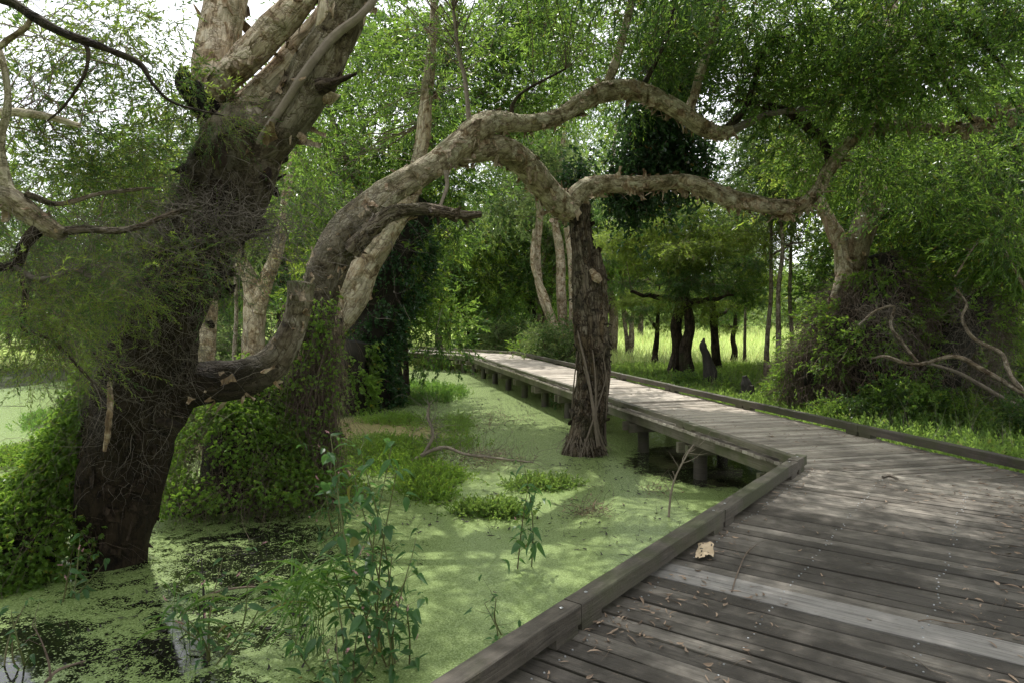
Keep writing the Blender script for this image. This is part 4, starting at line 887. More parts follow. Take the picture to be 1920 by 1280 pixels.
limb(P1, 'trunk', [(384, 745, 14, 21), (385, 660, 14, 20), (390, 590, 14, 17), (400, 520, 14, 14), (415, 440, 14, 11), (425, 340, 14, 8)], 'bark', 18, .06, .1, 141, dark=[.6, 0, 0])
P2 = thing('paperbark_tree', 'pale forked trunk showing between the great trunk and the low limb', 'tree', (*G(474, 745)[:2], 0))
pp_ = limb(P2, 'trunk', [(474, 745, 14.5, 24), (476, 650, 14.5, 22), (478, 590, 14.5, 22), (470, 530, 14.5, 17), (448, 480, 14.5, 13), (430, 410, 14.5, 10), (420, 330, 14.5, 8)], 'bark', 20, .06, .1, 143, dark=[.6, 0, 0])
pq_ = limb(P2, 'limb', [(480, 585, 14.4, 17), (498, 530, 14.4, 15), (520, 470, 14.4, 13), (535, 380, 14.4, 9), (550, 280, 14.4, 7)], 'bark', 14, .06, .1, 144)
mb = MB(); pxclumps(mb, T_melbig, [(450, 330, 14.8, 110, 80, 1.2, 16), (530, 420, 15, 60, 50, 1, 7)], ends(pp_, pq_, lo=.5, n=8), spread=.4, per=22, rb=.006); obj('crown', mb, [M['leafbright'], M['twig']], P2)
P3 = thing('paperbark_tree', 'many stemmed cream tree seen just left of the lone pond trunk, beyond the boardwalk', 'tree', (*G(1056, 682, .12)[:2], .1))
w1 = limb(P3, 'trunk', [(1056, 688, 27.5, 18), (1054, 665, 27.5, 16), (1046, 635, 27.5, 12), (1030, 590, 27.4, 9), (1012, 540, 27.4, 8), (1006, 470, 27.3, 8), (1012, 400, 27.2, 7), (1000, 320, 27, 6), (990, 230, 27, 5)], 'bark', 14, .1, .1, 151, dark=[.9, .3, 0, 0, 0])
w2 = limb(P3, 'limb', [(1056, 655, 27.4, 11), (1055, 600, 27.4, 10), (1052, 540, 27.4, 10), (1050, 470, 27.4, 9), (1040, 410, 27.4, 7), (1050, 320, 27.4, 6), (1060, 230, 27, 5)], 'bark', 12, .1, .1, 152, dark=[.5, 0, 0])
w3 = limb(P3, 'limb', [(1060, 650, 27.3, 9), (1072, 610, 27.3, 8), (1074, 550, 27.3, 8), (1070, 480, 27.3, 7), (1062, 400, 27.3, 6), (1085, 310, 27, 5)], 'bark', 12, .1, .1, 153, dark=[.5, 0, 0])
w4 = limb(P3, 'limb', [(1046, 630, 27.2, 7), (1024, 560, 27.2, 6), (1000, 500, 27, 5), (1002, 430, 27, 4)], 'bark', 10, .1, .1, 154)
mb = MB(); pxclumps(mb, T_far, [(1020, 300, 27.5, 90, 90, 2.4, 46), (940, 380, 27, 60, 50, 1.5, 12), (1090, 380, 28, 50, 50, 1.5, 8)], ends(w1, w2, w3, lo=.5, n=8), spread=.55, per=24, rb=.012, scale=.8); obj('crown', mb, [M['leafgrey'], M['twig']], P3)
# ------------------------------------------------------------------ right hand tree with its thicket
Eb = G(1625, 765, .15)
ET = thing('paperbark_tree', 'forked cream trunk rising out of the brown vine thicket right of the boardwalk', 'tree', (Eb[0], Eb[1], .1))
e1 = limb(ET, 'trunk', [(1625, 765, 15.3, 36), (1622, 690, 15.3, 33), (1618, 620, 15.3, 30), (1605, 560, 15.3, 27), (1600, 500, 15.3, 24), (1612, 440, 14.9, 23), (1628, 380, 14.6, 20), (1632, 330, 14.3, 17), (1636, 280, 14.0, 14), (1650, 200, 13.8, 11), (1670, 90, 13.6, 8), (1680, -40, 13.5, 6)], 'bark', 24, .05, .14, 101, dark=[.8, .5, .1, 0], flakes=60, fsize=.12)
e2 = limb(ET, 'limb', [(1585, 560, 15.2, 15), (1582, 500, 15.2, 17), (1575, 455, 15.1, 16), (1553, 410, 15.0, 13), (1535, 375, 14.9, 12), (1500, 320, 14.8, 9)], 'bark', 18, .05, .14, 103, flakes=40, fsize=.12, label='left fork with a strip of orange bark')
e3 = limb(ET, 'limb', [(1618, 470, 15.2, 11), (1640, 415, 15.1, 11), (1655, 370, 15.0, 8), (1668, 345, 15, 4)], 'bark', 12, .05, .14, 104)
limb(ET, 'bark_strip', [(1547, 405, 14.7, 2), (1550, 430, 14.7, 4), (1556, 455, 14.7, 1.5)], 'deadleaf', 6, .03, .2, 105)
e4 = limb(ET, 'limb', [(1560, 560, 15.0, 8), (1555, 590, 15, 7), (1575, 520, 15.1, 8), (1590, 480, 15.1, 8)], 'bark', 10, .05, .14, 106)
mb = MB(); pxclumps(mb, T_mid, [(1600, 230, 17.5, 130, 110, 1.6, 34), (1500, 330, 17, 60, 60, 1, 8), (1790, 300, 15, 120, 130, 1.6, 34), (1800, 450, 15, 100, 80, 1.3, 22), (1560, 90, 17, 140, 90, 1.6, 34), (1700, 60, 17, 150, 80, 1.6, 34)], ends(e1, e2, e3, lo=.6), spread=.42, per=24, rb=.010, scale=1.25)
obj('crown', mb, [M['leafbright'], M['twig']], ET)
th1 = thicket('vine_thicket', 'brown tangled thicket of dead vine and green leaves around the forked cream tree', 'vine', Eb, [Eb + [0, .3, -.3], P(1620, 740, 15.2), P(1622, 660, 15.2), P(1640, 590, 15.2), P(1650, 520, 15.2), P(1640, 480, 15.2)], [1.75, 1.7, 1.5, 1.2, .75, .4], T_herb, 'vine', 5200, 8000, 1.2, side=(-.3, -.9, .5), stemr=(.003, .011), core=.55)
th2 = thicket('vine_thicket', 'smaller leafy thicket leaning out beside the brown one, low on its left', 'vine', G(1510, 740, .15), [G(1515, 745, .1), P(1520, 710, 14.6), P(1530, 670, 14.8), P(1555, 640, 15)], [.62, .6, .5, .3], T_herb, 'vine', 1700, 4500, 1.0, stemr=(.003, .007), core=.2)
th3 = thicket('vine_thicket', 'low brown tangle under the pale fallen branches at the right', 'vine', G(1760, 760, .15), [G(1700, 750, .1), P(1760, 690, 14.2), P(1800, 620, 14.5), P(1850, 560, 15)], [.8, .95, .9, .5], T_herb, 'vine', 1800, 5000, 1.1, side=(0, -1, .2), stemr=(.003, .007), core=.45)
FB = thing('fallen_tree', 'pale sinuous branches of a fallen tree sprawling over the thicket at the right', 'tree', (*G(1925, 770, .15)[:2], .1))
f1 = limb(FB, 'branch', [(2060, 860, 11.5, 8.7), (1985, 790, 11.8, 6.8), (1918, 737, 12, 5.6), (1844, 694, 12.2, 5.0), (1789, 668, 12.4, 4.3), (1716, 683, 12.6, 3.7), (1661, 668, 12.8, 3.1), (1635, 672, 13, 2.5)], 'barkback', 12, .04, .1, 111)
f2 = limb(FB, 'branch', [(1930, 742, 12, 5.0), (1900, 712, 12, 4.7), (1889, 690, 12.1, 4.3), (1876, 661, 12.2, 4.0), (1826, 635, 12.4, 3.7), (1804, 598, 12.6, 3.1), (1812, 570, 12.7, 2.5), (1790, 540, 12.8, 1.9)], 'barkback', 12, .04, .12, 112)
f3 = limb(FB, 'branch', [(1720, 678, 12.6, 3.1), (1690, 640, 12.8, 3.1), (1670, 610, 13, 3.1), (1676, 575, 13, 2.5), (1640, 585, 13, 2.5), (1610, 610, 13, 1.9)], 'barkback', 10, .04, .16, 113)
f4 = limb(FB, 'branch', [(1960, 790, 12, 5.0), (1880, 745, 12.4, 4.3), (1800, 700, 12.8, 3.7), (1740, 680, 13.2, 2.5)], 'root', 10, .04, .1, 114)
f5 = limb(FB, 'branch', [(2000, 700, 12.4, 3.7), (1900, 500, 12.8, 3.1), (1850, 440, 13, 2.5), (1790, 520, 13, 1.9)], 'barkback', 8, .04, .1, 115)
mb = MB(); q = ends(f1, f2, f3, f4, n=60, lo=.2); q = q[R.integers(0, len(q), 700)]; mb.strands(q, rdir(700), R.uniform(.2, .9, 700), K=7, wob=.3, r=R.uniform(.002, .005, 700)); obj('dead_twigs', mb, M['twiggrey'], FB, kind='stuff')

# ------------------------------------------------------------------ background trees
JIT = .14
def bgtree(seed, H, nst, lean, rb, cz, cr, nc, per, Ts, spread, bark, leaf, scale=1., lo=.45, flat=.75):
    global R
    R = np.random.default_rng(seed)
    r = thing('background_tree', 'x', 'tree', (0, 0, -300)); ROOTLOC[r.name] = np.zeros(3); cvs = []
    for i in range(nst):
        a = R.uniform(0, 6.283); ln = lean * R.uniform(.5, 1.4); pts = [[0, 0, -.3]]; x = y = 0
        kx, ky = math.cos(a) * ln, math.sin(a) * ln
        for k in range(1, 7):
            t = k / 6; x = kx * t * H * .5 + R.normal() * JIT; y = ky * t * H * .5 + R.normal() * JIT; pts.append([x, y, H * .85 * t])
        mb = MB(); rr = rb * np.linspace(1, .25, 7) * (1 if nst == 1 else .75); rr[0] *= 1.3
        cvs.append(mb.tube(pts, rr, 14, .12, .13, seed=seed * 5 + i, dark=[.7, .2, 0, 0, 0, 0])); obj('trunk', mb, M[bark], r)
    nb = 4; org = ends(*cvs, n=8, lo=lo); mb = MB(); b0 = org[R.integers(0, len(org), nb)]; dirs = rdir(nb) * [1, 1, .4] + [0, 0, .35]
    tips = b0 + dirs * cr * R.uniform(.5, .9, (nb, 1)); pl_ = []
    for j in range(nb):
        mb = MB(); pl_.append(mb.bez(b0[j:j + 1], tips[j:j + 1], rb * .5, rb * .14, K=8, sides=8, sag=.14)); obj('branch', mb, M[bark], r)
    pts = np.concatenate(pl_)
    mb = MB(); clumps(mb, Ts, (0, 0, H * cz), (cr, cr, H * (1 - cz) * .95), nc, per, spread, .3, scale, np.vstack([org, pts[:, 3:].reshape(-1, 3)]), .018, flat=flat)
    obj('crown', mb, [M[leaf], M['twig']], r)
    return r
RS = R
tA = bgtree(1, 9.5, 1, .10, .20, .62, 2.5, 60, 26, T_far, .5, 'barkback', 'leaf', .8)
tB = bgtree(2, 11., 3, .22, .17, .62, 2.9, 74, 26, T_far, .5, 'barkback', 'leafgrey', .8)
tC = bgtree(3, 8.0, 1, .16, .17, .55, 2.6, 52, 26, T_far, .45, 'barkrough', 'leafbright', .75)
JIT = .07
tD = bgtree(4, 6.6, 1, .26, .24, .66, 2.6, 34, 60, T_pine, .34, 'barkdark', 'needle', 1.25, .30, .30)
JIT = .05
tE = bgtree(5, 10., 1, .03, .085, .72, 1.5, 36, 24, T_far, .4, 'barkback', 'leafgrey', .7)
JIT = .14
tF = bgtree(6, 9., 2, .12, .16, .48, 2.7, 62, 26, T_far, .5, 'barkdark', 'leaf', .85, .3)
R = RS
used = set()
def bt(src, u, v, rot, scale, label, group=None, z=.12):
    g0 = G(u, v, z)
    if src.name not in used:
        used.add(src.name); src.location = tuple(g0); src.rotation_euler = (0, 0, rot); src.scale = (scale,) * 3; src['label'] = label
        if group: src['group'] = group
        return src
    return dup(src, g0, rot, scale, label, group)
bt(tB, 1180, 668, 2.4, .9, 'many stemmed pale tree at the field edge, right of the lone pond trunk')
bt(tD, 1257, 712, .2, 1.0, 'flat topped dark tree beyond the boardwalk, left one of the twin pair')
bt(tD, 1296, 716, 2.3, .95, 'flat topped dark tree beyond the boardwalk, right one of the twin pair')
bt(tD, 1345, 700, 4.1, .8, 'smaller flat topped dark tree right of the twin pair')
bt(tD, 1228, 684, 1.3, .62, 'small twisted dark tree at the near edge of the field')
bt(tD, 1372, 684, 5.3, .6, 'small twisted dark tree between the burnt snag and the grey poles')
bt(tE, 1437, 722, .3, .95, 'slender grey pole tree, left of three standing before the bright field')
bt(tE, 1458, 728, 2., 1.0, 'slender grey pole tree, middle of three standing before the bright field')
bt(tE, 1484, 712, 3.5, .95, 'slender grey pole tree, right of three standing before the bright field')
bt(tE, 1396, 690, 5., .8, 'slender pale tree alone in the bright field')
bt(tE, 440, 748, 1.1, .8, 'thin brown stem between two pale trunks behind the low limb', z=0)
bt(tC, 700, 735, 1.2, .9, 'ivied brown tree on the grassy islet in the pond')
bt(tF, 762, 740, .9, .7, 'crooked tree at the right end of the grassy islet')
bt(tF, 870, 664, 2.2, 1.0, 'dark leafy tree behind the far bend of the boardwalk')
bt(tA, 825, 668, 4., .95, 'pale trunk just left of the far bend of the boardwalk')
bt(tC, 935, 668, 4.4, 1.0, 'green tree hanging low over the far end of the boardwalk')
bt(tF, 990, 668, 5.4, 1.05, 'dark leafy tree right of the far bend of the boardwalk')
bt(tF, 1590, 706, .5, 1.05, 'dense tree directly behind the forked cream trunk')
bt(tC, 1690, 712, 1.5, 1.15, 'bright green tree behind the brown thicket')
bt(tA, 1730, 745, 2.5, .9, 'dark trunk standing in the shade right of the brown thicket')
bt(tF, 1790, 720, 3.6, 1.1, 'dense green tree at the right beyond the fallen branches')
bt(tC, 1890, 735, .1, 1.1, 'bright leafy tree at the right edge of the view')
bt(tA, 1960, 800, 4.9, 1.0, 'tree just outside the right edge, its leaves reaching in')
bt(tB, 1020, 668, 3.3, 1.35, 'tall many stemmed pale tree rising behind the arch')
bt(tA, 1140, 668, 1.7, 1.45, 'tall pale tree whose crown fills the gap under the arch')
bt(tC, 1200, 636, 5.2, 1.5, 'tall bright tree behind the flat topped pair')
bt(tF, 1370, 632, 2.9, 1.7, 'tall dark tree at the back right of the field')
for x_, y_, s_ in [(-9.5, 1.5, tB), (-7, -4.5, tC), (-1.5, -7, tB), (4.5, -6, tC), (9.5, -2.5, tB), (10.5, 3.5, tA)]:  # unseen trees added to cut sky fill and deepen the dark trunks
    dup(s_, (x_, y_, .1), R.uniform(0, 6), 1.25, 'unseen paperbark added behind the viewpoint to block sky light', 'unseen paperbarks added behind the viewpoint')
G1 = 'background paperbarks closing off the view'
for u, v, s_ in [(130, 683, tF), (230, 690, tA), (330, 686, tF), (430, 680, tC), (520, 690, tF), (600, 680, tA), (690, 672, tF), (760, 662, tB), (-60, 700, tF), (560, 664, tF), (640, 660, tC), (840, 652, tC), (910, 648, tF), (1010, 650, tF), (1090, 652, tC), (1620, 664, tC), (1720, 668, tF), (1840, 672, tC), (1950, 690, tF), (2040, 720, tA), (300, 660, tC), (120, 655, tA), (1900, 655, tA), (480, 655, tF), (1060, 636, tC), (970, 640, tA), (380, 650, tC), (200, 655, tF), (20, 650, tF), (730, 648, tF), (1120, 630, tA)]:
    bt(s_, u, v, R.uniform(0, 6), R.uniform(1.05, 1.4) * (.8 if u < 260 else 1), 'leafy green paperbark in the dense background wood', G1, z=.13)
for u, v in [(1130, 618), (1330, 618), (1400, 617), (1480, 622), (1265, 616)]:
    bt(tC, u, v, R.uniform(0, 6), R.uniform(.8, 1.1), 'distant tree on the far side of the bright field', 'distant trees beyond the field', z=.3)
# far wood as one mass
mb = MB(); n_ = 200
th = R.uniform(-1.3, 1.3, n_); rr_ = R.uniform(85, 130, n_); c = np.stack([np.sin(th) * rr_, np.cos(th) * rr_, R.uniform(0, 5.5, n_)], -1)
pc = np.repeat(c, 160, 0) + R.normal(size=(n_ * 160, 3)) * [4, 4, 1.7]; put(mb, T_far, pc, rdir(len(pc)) + [0, 0, -.2], 3.2)
tag(obj('distant_wood', mb, [M['leafgrey'], M['twig']]), 'hazy grey green wood on the horizon beyond the field', 'wood', kind='stuff')

# shrubs
def shrub(seed, leaf, Ts, rad, h, nc, per, scale):
    global R; R = np.random.default_rng(seed)
    r = thing('shrub', 'x', 'shrub', (0, 0, -300)); ROOTLOC[r.name] = np.zeros(3); mb = MB()
    mb.bez(np.zeros(3) + [0, 0, -.1], rdir(9) * [rad, rad, 0] * .6 + [0, 0, h * .7], .02, .006, sides=5); obj('stem', mb, M['twig'], r)
    mb = MB(); clumps(mb, Ts, (0, 0, h * .5), (rad, rad, h * .55), nc, per, .22, .1, scale, [[0, 0, .1]], .008); obj('foliage', mb, [M[leaf], M['twig']], r); return r
sA = shrub(11, 'vine', T_herb, .9, 1.3, 34, 26, 1.2); sB = shrub(12, 'leafgrey', T_herb, 1.1, 1.6, 40, 26, 1.2); sC = shrub(13, 'leaf', T_broad, 1.0, 1.5, 40, 26, 1.1); R = RS
mb = MB(); n_ = 2600; x = R.uniform(2, 20, n_); y = R.uniform(9, 40, n_); k = dright(x, y) > .6; x, y = x[k], y[k]; z = gh(x, y)
mb.strands(np.stack([x, y, z], -1), rdir(len(x)) * .35 + [0, 0, 1], R.uniform(.3, 1.0, len(x)), K=5, wob=.16, r=.005)
tag(obj('dead_stalks', mb, M['twiggrey']), 'thin dead stalks standing through the weeds right of the boardwalk', 'undergrowth', kind='stuff')
for u, v, s_ in [(1500, 770, .8), (1575, 800, .6), (1700, 800, .75), (1790, 800, .7), (1880, 790, .8), (1640, 790, .55), (1850, 765, 1.0), (1950, 830, .8), (1740, 775, .9), (1370, 745, .5), (1460, 760, .5), (1290, 735, .45)]:
    bt([sA, sC][int(s_ * 20) % 2], u, v, R.uniform(0, 6), s_ * .8, 'low leafy bush beside the right kerb of the boardwalk', 'low bushes along the right kerb')
used_skip = {(830, 690), (850, 672), (800, 655), (780, 690), (100, 690), (30, 700), (140, 720), (60, 728), (1120, 690), (1160, 700), (1240, 690), (1215, 668), (1400, 672), (1480, 690)}
G2 = 'green shrubs of the understorey'
for i, (u, v) in enumerate([(1010, 690), (960, 676), (1120, 690), (1160, 700), (1090, 672), (920, 665), (1530, 700), (1580, 690), (1480, 690), (1660, 700), (1760, 716), (1850, 730), (1700, 690), (1910, 745), (1800, 700), (830, 690), (640, 700), (560, 700), (520, 716), (420, 712), (360, 700), (310, 702), (260, 690), (180, 688), (100, 690), (30, 700), (700, 690), (735, 680), (780, 690), (850, 672), (600, 690), (460, 705), (1400, 672), (1215, 668), (1560, 724), (1900, 700), (1960, 770), (1240, 690), (900, 655), (800, 655), (140, 720), (60, 728), (980, 660), (1050, 700)]):
    if (u, v) in used_skip: continue
    bt([sA, sB, sC][i % 3], u, v, R.uniform(0, 6), R.uniform(.7, 1.25), 'leafy green shrub in the understorey', G2)

# ------------------------------------------------------------------ stumps
def stump(label, px, mat='char', amp=.3):
    pts = np.array([P(u, v, Y) for u, v, Y, h in px]); mb = MB(); pts = np.vstack([pts[0] - [0, 0, .3], pts])
    mb.tube(pts, [px[0][3] * px[0][2] / F * 1.1] + [h * Y / F for u, v, Y, h in px], 22, .03, amp, seed=int(px[0][0]))
    return tag(obj('burnt_stump', mb, M[mat]), label, 'stump')
stump('blackened broken stump beside the right kerb, its top slanting', [(1400, 766, 17, 15), (1402, 745, 17, 13), (1400, 722, 17, 10), (1396, 704, 17, 4)])
stump('thin black prong of stump next to the slanting one', [(1407, 770, 16.8, 6), (1412, 745, 16.8, 5), (1410, 722, 16.8, 3)])
stump('small black stump half hidden by grass left of the thicket', [(1436, 765, 17, 9), (1440, 740, 17, 8), (1444, 715, 17, 3)])
stump('tall burnt snag near the twin dark trees', [(1328, 742, 20.5, 12), (1330, 705, 20.5, 11), (1325, 675, 20.5, 9), (1318, 650, 20.5, 8), (1320, 634, 20.5, 2)])

# ------------------------------------------------------------------ ground cover
def cover(name, label, cat, Ts, mats, n, xr, yr, fn, scale, upb=1.0, jit=.7, base=.0):
    x = R.uniform(*xr, n); y = R.uniform(*yr, n); z = gh(x, y); k = (R.random(n) < fn(x, y)) & (z > -.12)
    x, y, z = x[k], y[k], z[k]; mb = MB(); nn = len(x)
    put(mb, Ts, np.stack([x, y, z + base], -1), rdir(nn) * jit + [0, 0, upb], scale)
    return tag(obj(name, mb, [M[m_] for m_ in mats]), label, cat, kind='stuff')
dens = lambda x, y: .35 + .9 * sstep(-.2, .5, vn(x * .9, y * .9, 5) + .5 * vn(x * 2.2, y * 2.2, 6))
right = lambda x, y: dens(x, y) * (dright(x, y) > .22)
cover('ground_herbs', 'leafy green weeds covering the ground right of the boardwalk', 'ground cover', T_herb, ['herb', 'stem'], 52000, (-1, 22), (6, 27), right, 1.15, 1.0, .6)
cover('ground_grass', 'loose green grass and weeds on the islet and far bank', 'ground cover', T_herb, ['grass', 'stem'], 26000, (-14, 0), (13, 28), lambda x, y: dens(x, y) * (dright(x, y) < -1.5), .9, .9, .7)
n_ = 60000; x = R.uniform(-30, 45, n_); y = 27 + 45 * R.random(n_) ** 1.6; z = gh(x, y); k = (R.random(n_) < .4 + .8 * (vn(x * .5, y * .5, 7) > -.1)) & (z > -.1); x, y, z = x[k], y[k], z[k]
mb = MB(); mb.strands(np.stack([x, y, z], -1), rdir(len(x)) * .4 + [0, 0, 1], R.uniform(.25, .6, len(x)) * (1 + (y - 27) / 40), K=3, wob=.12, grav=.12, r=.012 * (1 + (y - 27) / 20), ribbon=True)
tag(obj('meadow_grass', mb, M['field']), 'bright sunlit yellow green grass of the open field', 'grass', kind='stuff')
n_ = 26000; x = R.uniform(-14, 16, n_); y = R.uniform(8, 27, n_); z = gh(x, y); k = (z > -.1) & (dright(x, y) * 1.0 > .2) | (z > 0) & (x < -1) ; x, y, z = x[k], y[k], z[k]
mb = MB(); mb.strands(np.stack([x, y, z], -1), rdir(len(x)) * .5 + [0, 0, 1], R.uniform(.15, .5, len(x)), K=4, wob=.12, grav=.16, r=.006, ribbon=True)
tag(obj('bank_grass', mb, M['grass']), 'longer grass blades scattered through the bank weeds', 'grass', kind='stuff')

# ------------------------------------------------------------------ floating weed clumps and debris in the pond
def weed(label, u, v, ru, rv, h, n, leaf='vine', Ts=T_small, sc_=1.0):
    c0 = G(u, v); k = c0[1] / F; ry = rv * c0[1] ** 2 / (F * CAMZ)
    r = thing('floating_weed', label, 'water weed', c0); m_ = 14; cc = np.stack([R.normal(size=m_) * ru * k * .5, R.normal(size=m_) * ry * .5, R.uniform(0, h * .6, m_)], -1) + c0
    pc = np.repeat(cc, n // m_, 0) + R.normal(size=((n // m_) * m_, 3)) * [ru * k * .25, ry * .3, h * .22]; pc[:, 2] = np.abs(pc[:, 2]) * np.clip(1.2 - np.hypot((pc[:, 0] - c0[0]) / (ru * k), (pc[:, 1] - c0[1]) / ry) * .7, .15, 1)
    mb = MB(); put(mb, Ts, pc, rdir(len(pc)) + [0, 0, .6], sc_); obj('leaves', mb, [M[leaf], M['stem']], r)
    mb = MB(); q = pc[R.integers(0, len(pc), n // 5)]; mb.strands(q, rdir(len(q)) + [0, 0, .1], .2, K=5, wob=.3, r=.0025); V_ = mb.V[-1]; V_[:, 2] = np.maximum(V_[:, 2], .004); obj('stems', mb, M['twig'], r, kind='stuff')
    return r
weed('large bright green weed clump in the middle of the pond', 745, 855, 90, 28, .22, 2600)
weed('bright weed clump just in front of the large one', 800, 908, 60, 22, .16, 1500)
weed('small flat patch of bright weed on the pond near the tall knotweed', 915, 962, 48, 10, .06, 700, 'herb')
weed('narrow weed patch between fallen twigs and the lone trunk', 1010, 912, 62, 7, .05, 500, 'herb')
weed('weed drift at the edge of the brown water', 760, 790, 80, 6, .1, 700)
weed('bright weeds on the sunny water left of the great trunk', 40, 865, 90, 22, .12, 1600, 'vine', T_small, 1.1)
weed('tufty weeds by the second trunk in the pond', 700, 842, 50, 14, .25, 800, 'herb')
weed('weed clump under the fallen branch', 850, 800, 40, 14, .18, 500, 'herb')
def twigpile(label, u, v, ru, rv, n, h=.2, r_=.0035):
    c0 = G(u, v); k = c0[1] / F; ry = rv * c0[1] ** 2 / (F * CAMZ); q = c0 + R.normal(size=(n, 3)) * [ru * k * .45, ry * .45, 0]; q[:, 2] = R.random(n) * h * .5
    mb = MB(); mb.strands(q, rdir(n) + [0, 0, .25], R.uniform(.12, .55, n), K=7, wob=.3, r=R.uniform(.4, 1.2, n) * r_); V_ = mb.V[-1]; V_[:, 2] = np.maximum(V_[:, 2], -.01)
    lf = R.integers(0, n, n * 2); put(mb, T_lit, q[lf] + R.normal(size=(len(lf), 3)) * .05 + [0, 0, .03], rdir(len(lf)), .8); mb.F4[-1] = (mb.F4[-1][0], mb.F4[-1][1] + 1, mb.F4[-1][2])
    for i_ in range(len(mb.F4)):
        if i_ > 0: mb.F4[i_] = (mb.F4[i_][0], np.ones_like(mb.F4[i_][1]), mb.F4[i_][2])
    r = thing('brushwood', label, 'brushwood', c0); obj('twigs', mb, [M['twig'], M['deadleaf']], r, kind='stuff'); return r
twigpile('brown brushwood standing in the pond right of the large weed clump', 915, 868, 80, 16, 190, .3)
twigpile('little heap of dead stalks in green water before the boardwalk kerb', 1105, 965, 45, 8, 70, .2)
twigpile('scattered dark sticks and leaves on the pale water at the far left of the boardwalk', 930, 790, 80, 22, 90, .15, .005)
twigpile('dark sprigs poking through duckweed near the deck edge', 1230, 925, 40, 8, 26, .15)
fb = thing('fallen_branch', 'bare forked branch with fine twigs lying in the pond amid the weeds', 'branch', G(830, 860))
k1 = limb(fb, 'branch', [(770, 866, 10.3, 3.5), (800, 848, 10.3, 4), (835, 838, 10.3, 3.5), (870, 850, 10.2, 3), (930, 858, 10.1, 2.5), (1000, 866, 10, 1.5)], 'root', 9, .03, .2, 121)
k2 = limb(fb, 'branch', [(795, 850, 10.3, 3.5), (812, 815, 10.3, 3), (802, 780, 10.4, 2.5), (806, 755, 10.4, 1.5)], 'root', 8, .03, .2, 122)
mb = MB(); q = ends(k1, k2, n=30, lo=.2); q = q[R.integers(0, len(q), 160)]; mb.strands(q, rdir(160) + [.3, 0, .2], R.uniform(.2, .9, 160), K=7, wob=.3, r=.0035); obj('fine_twigs', mb, M['twiggrey'], fb, kind='stuff')
n_ = 4200; u_ = R.uniform(-4.5, 3.2, n_); v_ = R.uniform(3, 19, n_); k = (vn(u_ * .8, v_ * .5, 12) > .05) & (dright(u_, v_) < -2.1); u_, v_ = u_[k], v_[k]; k = (np.stack([u_, v_], -1) - S0) @ n1 < -.1; k |= v_ > 8; u_, v_ = u_[k], v_[k]
mb = MB(); nn = len(u_); put(mb, T_lit, np.stack([u_, v_, np.full(nn, .006)], -1), rdir(nn) * [1, 1, .15], R.uniform(.6, 1.7, nn), up=np.array([0, 0, 1.]))
h_ = nn // 3; mb.strands(np.stack([u_[:h_], v_[:h_], np.full(h_, -.02)], -1), rdir(h_) * .7 + [0, 0, .7], R.uniform(.05, .22, h_), K=4, wob=.3, r=.0028); 
tag(obj('floating_debris', mb, M['char']), 'dark leaves and bits of stick floating on the duckweed', 'debris', kind='stuff')
tw = lambda label, px, br=0, mat='twig': twig_thing('stick', label, [P(*p[:3]) for p in px], [p[3] for p in px], br, mat, None, 'stick')
tw('tall bent tan reed stem standing by the deck edge', [(1254, 968, 7.7, .014), (1258, 925, 7.7, .013), (1268, 890, 7.7, .011), (1290, 848, 7.7, .009), (1301, 832, 7.7, .006)], 9, 'root')
tw('mossy stick lying low on the water left of the grass tuft', [(985, 0, 1, 0)] if False else [(380, 1118, 4.95, .008), (420, 1105, 5.1, .009), (470, 1099, 5.2, .008), (492, 1101, 5.2, .006)], 3)
tw('brown forked stick poking out at the bottom left of the pond', [(85, 1278, 3.9, .010), (110, 1255, 4.0, .009), (160, 1238, 4.1, .006)], 0)
tw('upright dead stalk with curled leaves at the bottom left', [(95, 1275, 3.9, .007), (90, 1235, 3.9, .006), (75, 1195, 3.9, .004), (60, 1170, 3.9, .002)], 6)
tw('black upright stick beside the drooping grass', [(383, 1165, 4.8, .008), (382, 1120, 4.8, .008), (378, 1045, 4.8, .004)], 2, 'char')
tw('broken dark twig on duckweed beyond the kerb', [(925, 1108, 5.6, .005), (950, 1122, 5.5, .005), (972, 1150, 5.3, .003)], 3)

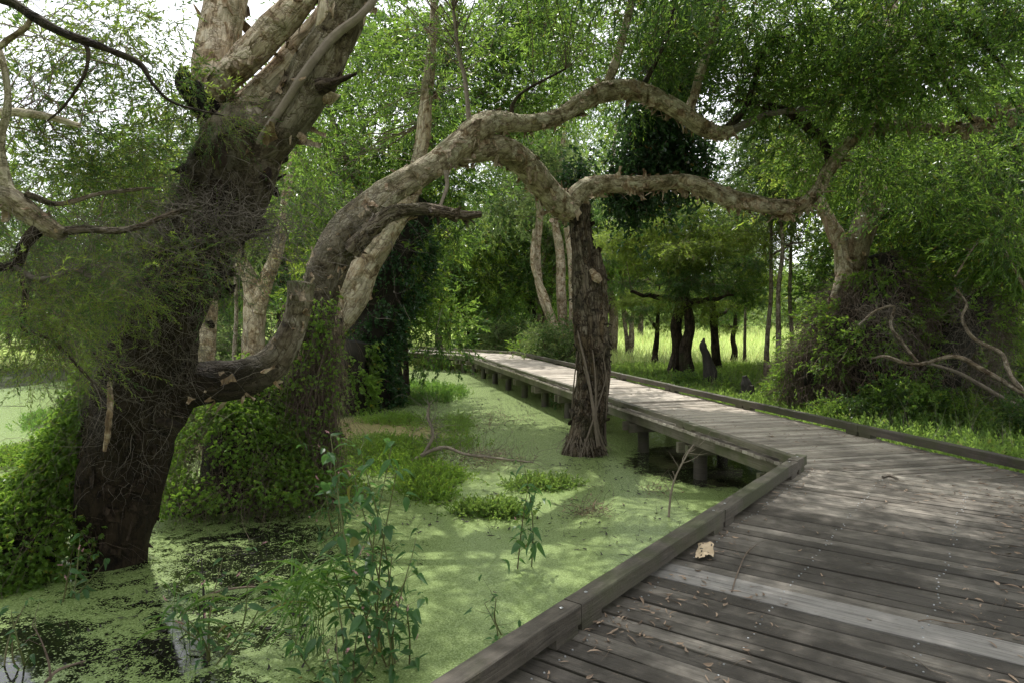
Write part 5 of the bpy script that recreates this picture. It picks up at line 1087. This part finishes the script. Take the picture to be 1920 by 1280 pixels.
# ------------------------------------------------------------------ pond-edge plants
def bigleaf(ll=1., hw=.2, droop=.35, fold=.25):
    t = np.array([0, .12, .3, .5, .72, .9, 1.]); wd = hw * np.array([.05, .7, 1, .92, .6, .25, .02]); V = []
    for q, w_ in zip(t, wd):
        z = -droop * q ** 2
        V += [[q * ll, -w_, z + fold * w_], [q * ll, 0, z], [q * ll, w_, z + fold * w_]]
    Fq = [[i * 3 + j, i * 3 + j + 1, i * 3 + j + 4, i * 3 + j + 3] for i in range(6) for j in (0, 1)]
    return np.array(V), np.array(Fq), np.zeros(12, int)
T_big = [bigleaf(1, .2, .35, .3), bigleaf(1, .17, .55, .5), bigleaf(1, .23, .2, .15)]
def knotweed(label, u, v, H, n_st, nl, spread=.25, leafl=.12, flowers=5, lean=(0, 0)):
    c0 = G(u, v); r = thing('knotweed_plant', label, 'plant', c0); ms = MB(); ml = MB(); mfs = []
    for s_ in range(n_st):
        a = R.uniform(0, 6.28); top = c0 + [math.cos(a) * spread * R.uniform(.3, 1) + lean[0], math.sin(a) * spread * .7 + lean[1], H * R.uniform(.45, 1) if s_ else H]
        b0 = c0 + [R.normal() * .05, R.normal() * .05, -.1]; mid = (b0 + top) / 2 + R.normal(size=3) * [.06, .06, 0]
        cv = ms.tube([b0, mid, top], [.0065, .0055, .003], 7, .03, .12, seed=s_)
        Cc = cv[0]; k = max(3, int(nl * R.uniform(.7, 1.1))); ii = np.linspace(len(Cc) * .25, len(Cc) - 1, k).astype(int)
        side = ms.strands(Cc[ii], rdir(k) * [1, 1, .3] + [0, 0, .5], R.uniform(.04, .22, k), K=4, wob=.12, grav=.03, r=.0028)
        for q, m_ in ((Cc[ii], 1), (side, 2)):
            for _ in range(m_):
                d = rdir(k) * [1, 1, .4] + [0, 0, -.15]; ml.place(T_big[int(R.integers(0, 3))], q + R.normal(size=q.shape) * .01, d, leafl * R.uniform(.35, .95, k), up=np.array([0, 0, 1.]))
        fl = side[R.random(k) < .4 * flowers / max(k, 1)]
        for f in fl:
            dd = nrm(np.array([R.normal(), R.normal(), .6])); tip = f + dd * .1; ms.strands(f[None], dd[None], .12, K=3, wob=.05, r=.0014)
            m_ = 34; t = R.random(m_) * .035; mf = MB(); mfs.append(mf); mf.place(T_lit[3], tip + dd * t[:, None] + R.normal(size=(m_, 3)) * .003, rdir(m_), .28)
    obj('stem', ms, M['stem'], r); obj('leaves', ml, M['knot'], r)
    for mf in mfs: obj('flower_spike', mf, M['pink'], r)
    return r
knotweed('tallest knotweed with broad leaves and pink spikes in the near pond', 715, 1215, 1.45, 6, 12, .40, .16, 4, (-.05, .1))
knotweed('dense low knotweed at the foot of the tallest one', 745, 1250, .75, 6, 8, .32, .14, 4)
knotweed('lone upright knotweed with yellowing lower leaves, halfway to the lone trunk', 985, 1062, .95, 2, 11, .10, .16, 1, (.03, 0))
knotweed('sprawling knotweed beside the drooping grass at bottom left', 400, 1235, .62, 5, 7, .38, .12, 4)
knotweed('small knotweed sprig at the vine foot with a pale flower', 130, 1120, .45, 3, 5, .2, .11, 2, (.05, 0))
knotweed('little knotweed in the bottom left corner', 30, 1240, .38, 3, 4, .2, .10, 1)
knotweed('broad leaved sprays around the second trunk', 640, 1010, .95, 5, 9, .35, .14, 4, (.05, 0))
knotweed('knotweed growing at the bottom edge between grass and kerb', 640, 1290, .5, 6, 7, .3, .12, 2)
knotweed('small sprig against the kerb timber', 930, 1185, .28, 2, 5, .1, .08, 0)
knotweed('small leafy plant at the foot of a far boardwalk pile', 1040, 765, .5, 4, 6, .25, .13, 0)
def grasstuft(label, u, v, H, n, w_=.009):
    c0 = G(u, v); r = thing('grass_tuft', label, 'grass', c0); mb = MB()
    q = c0 + R.normal(size=(n, 3)) * [.08, .07, 0]; q[:, 2] = -.05
    mb.strands(q, rdir(n) * .16 + [0, 0, 1], H * R.uniform(.5, .75, n), K=5, wob=.03, r=.003, taper=.4); e = mb.V[-1]; 
    tips = e.reshape(n, 6, 3, 3)[:, 3:, 0].reshape(-1, 3); rep = np.repeat(tips, 2, 0)
    m2 = MB(); m2.strands(rep, rdir(len(rep)) * [1, 1, .2] + [0, 0, .8], R.uniform(.3, .62, len(rep)) * H, K=10, wob=.03, grav=.17, r=w_, ribbon=True)
    obj('stem', mb, M['grass'], r); obj('blades', m2, M['grass'], r)
grasstuft('tall drooping green grass tuft standing in the near pond', 575, 1225, .9, 17, .0075)
grasstuft('smaller drooping grass arching at bottom left', 345, 1225, .65, 5)
grasstuft('single grass shoot between the tuft and the tall knotweed', 645, 1200, .8, 3)
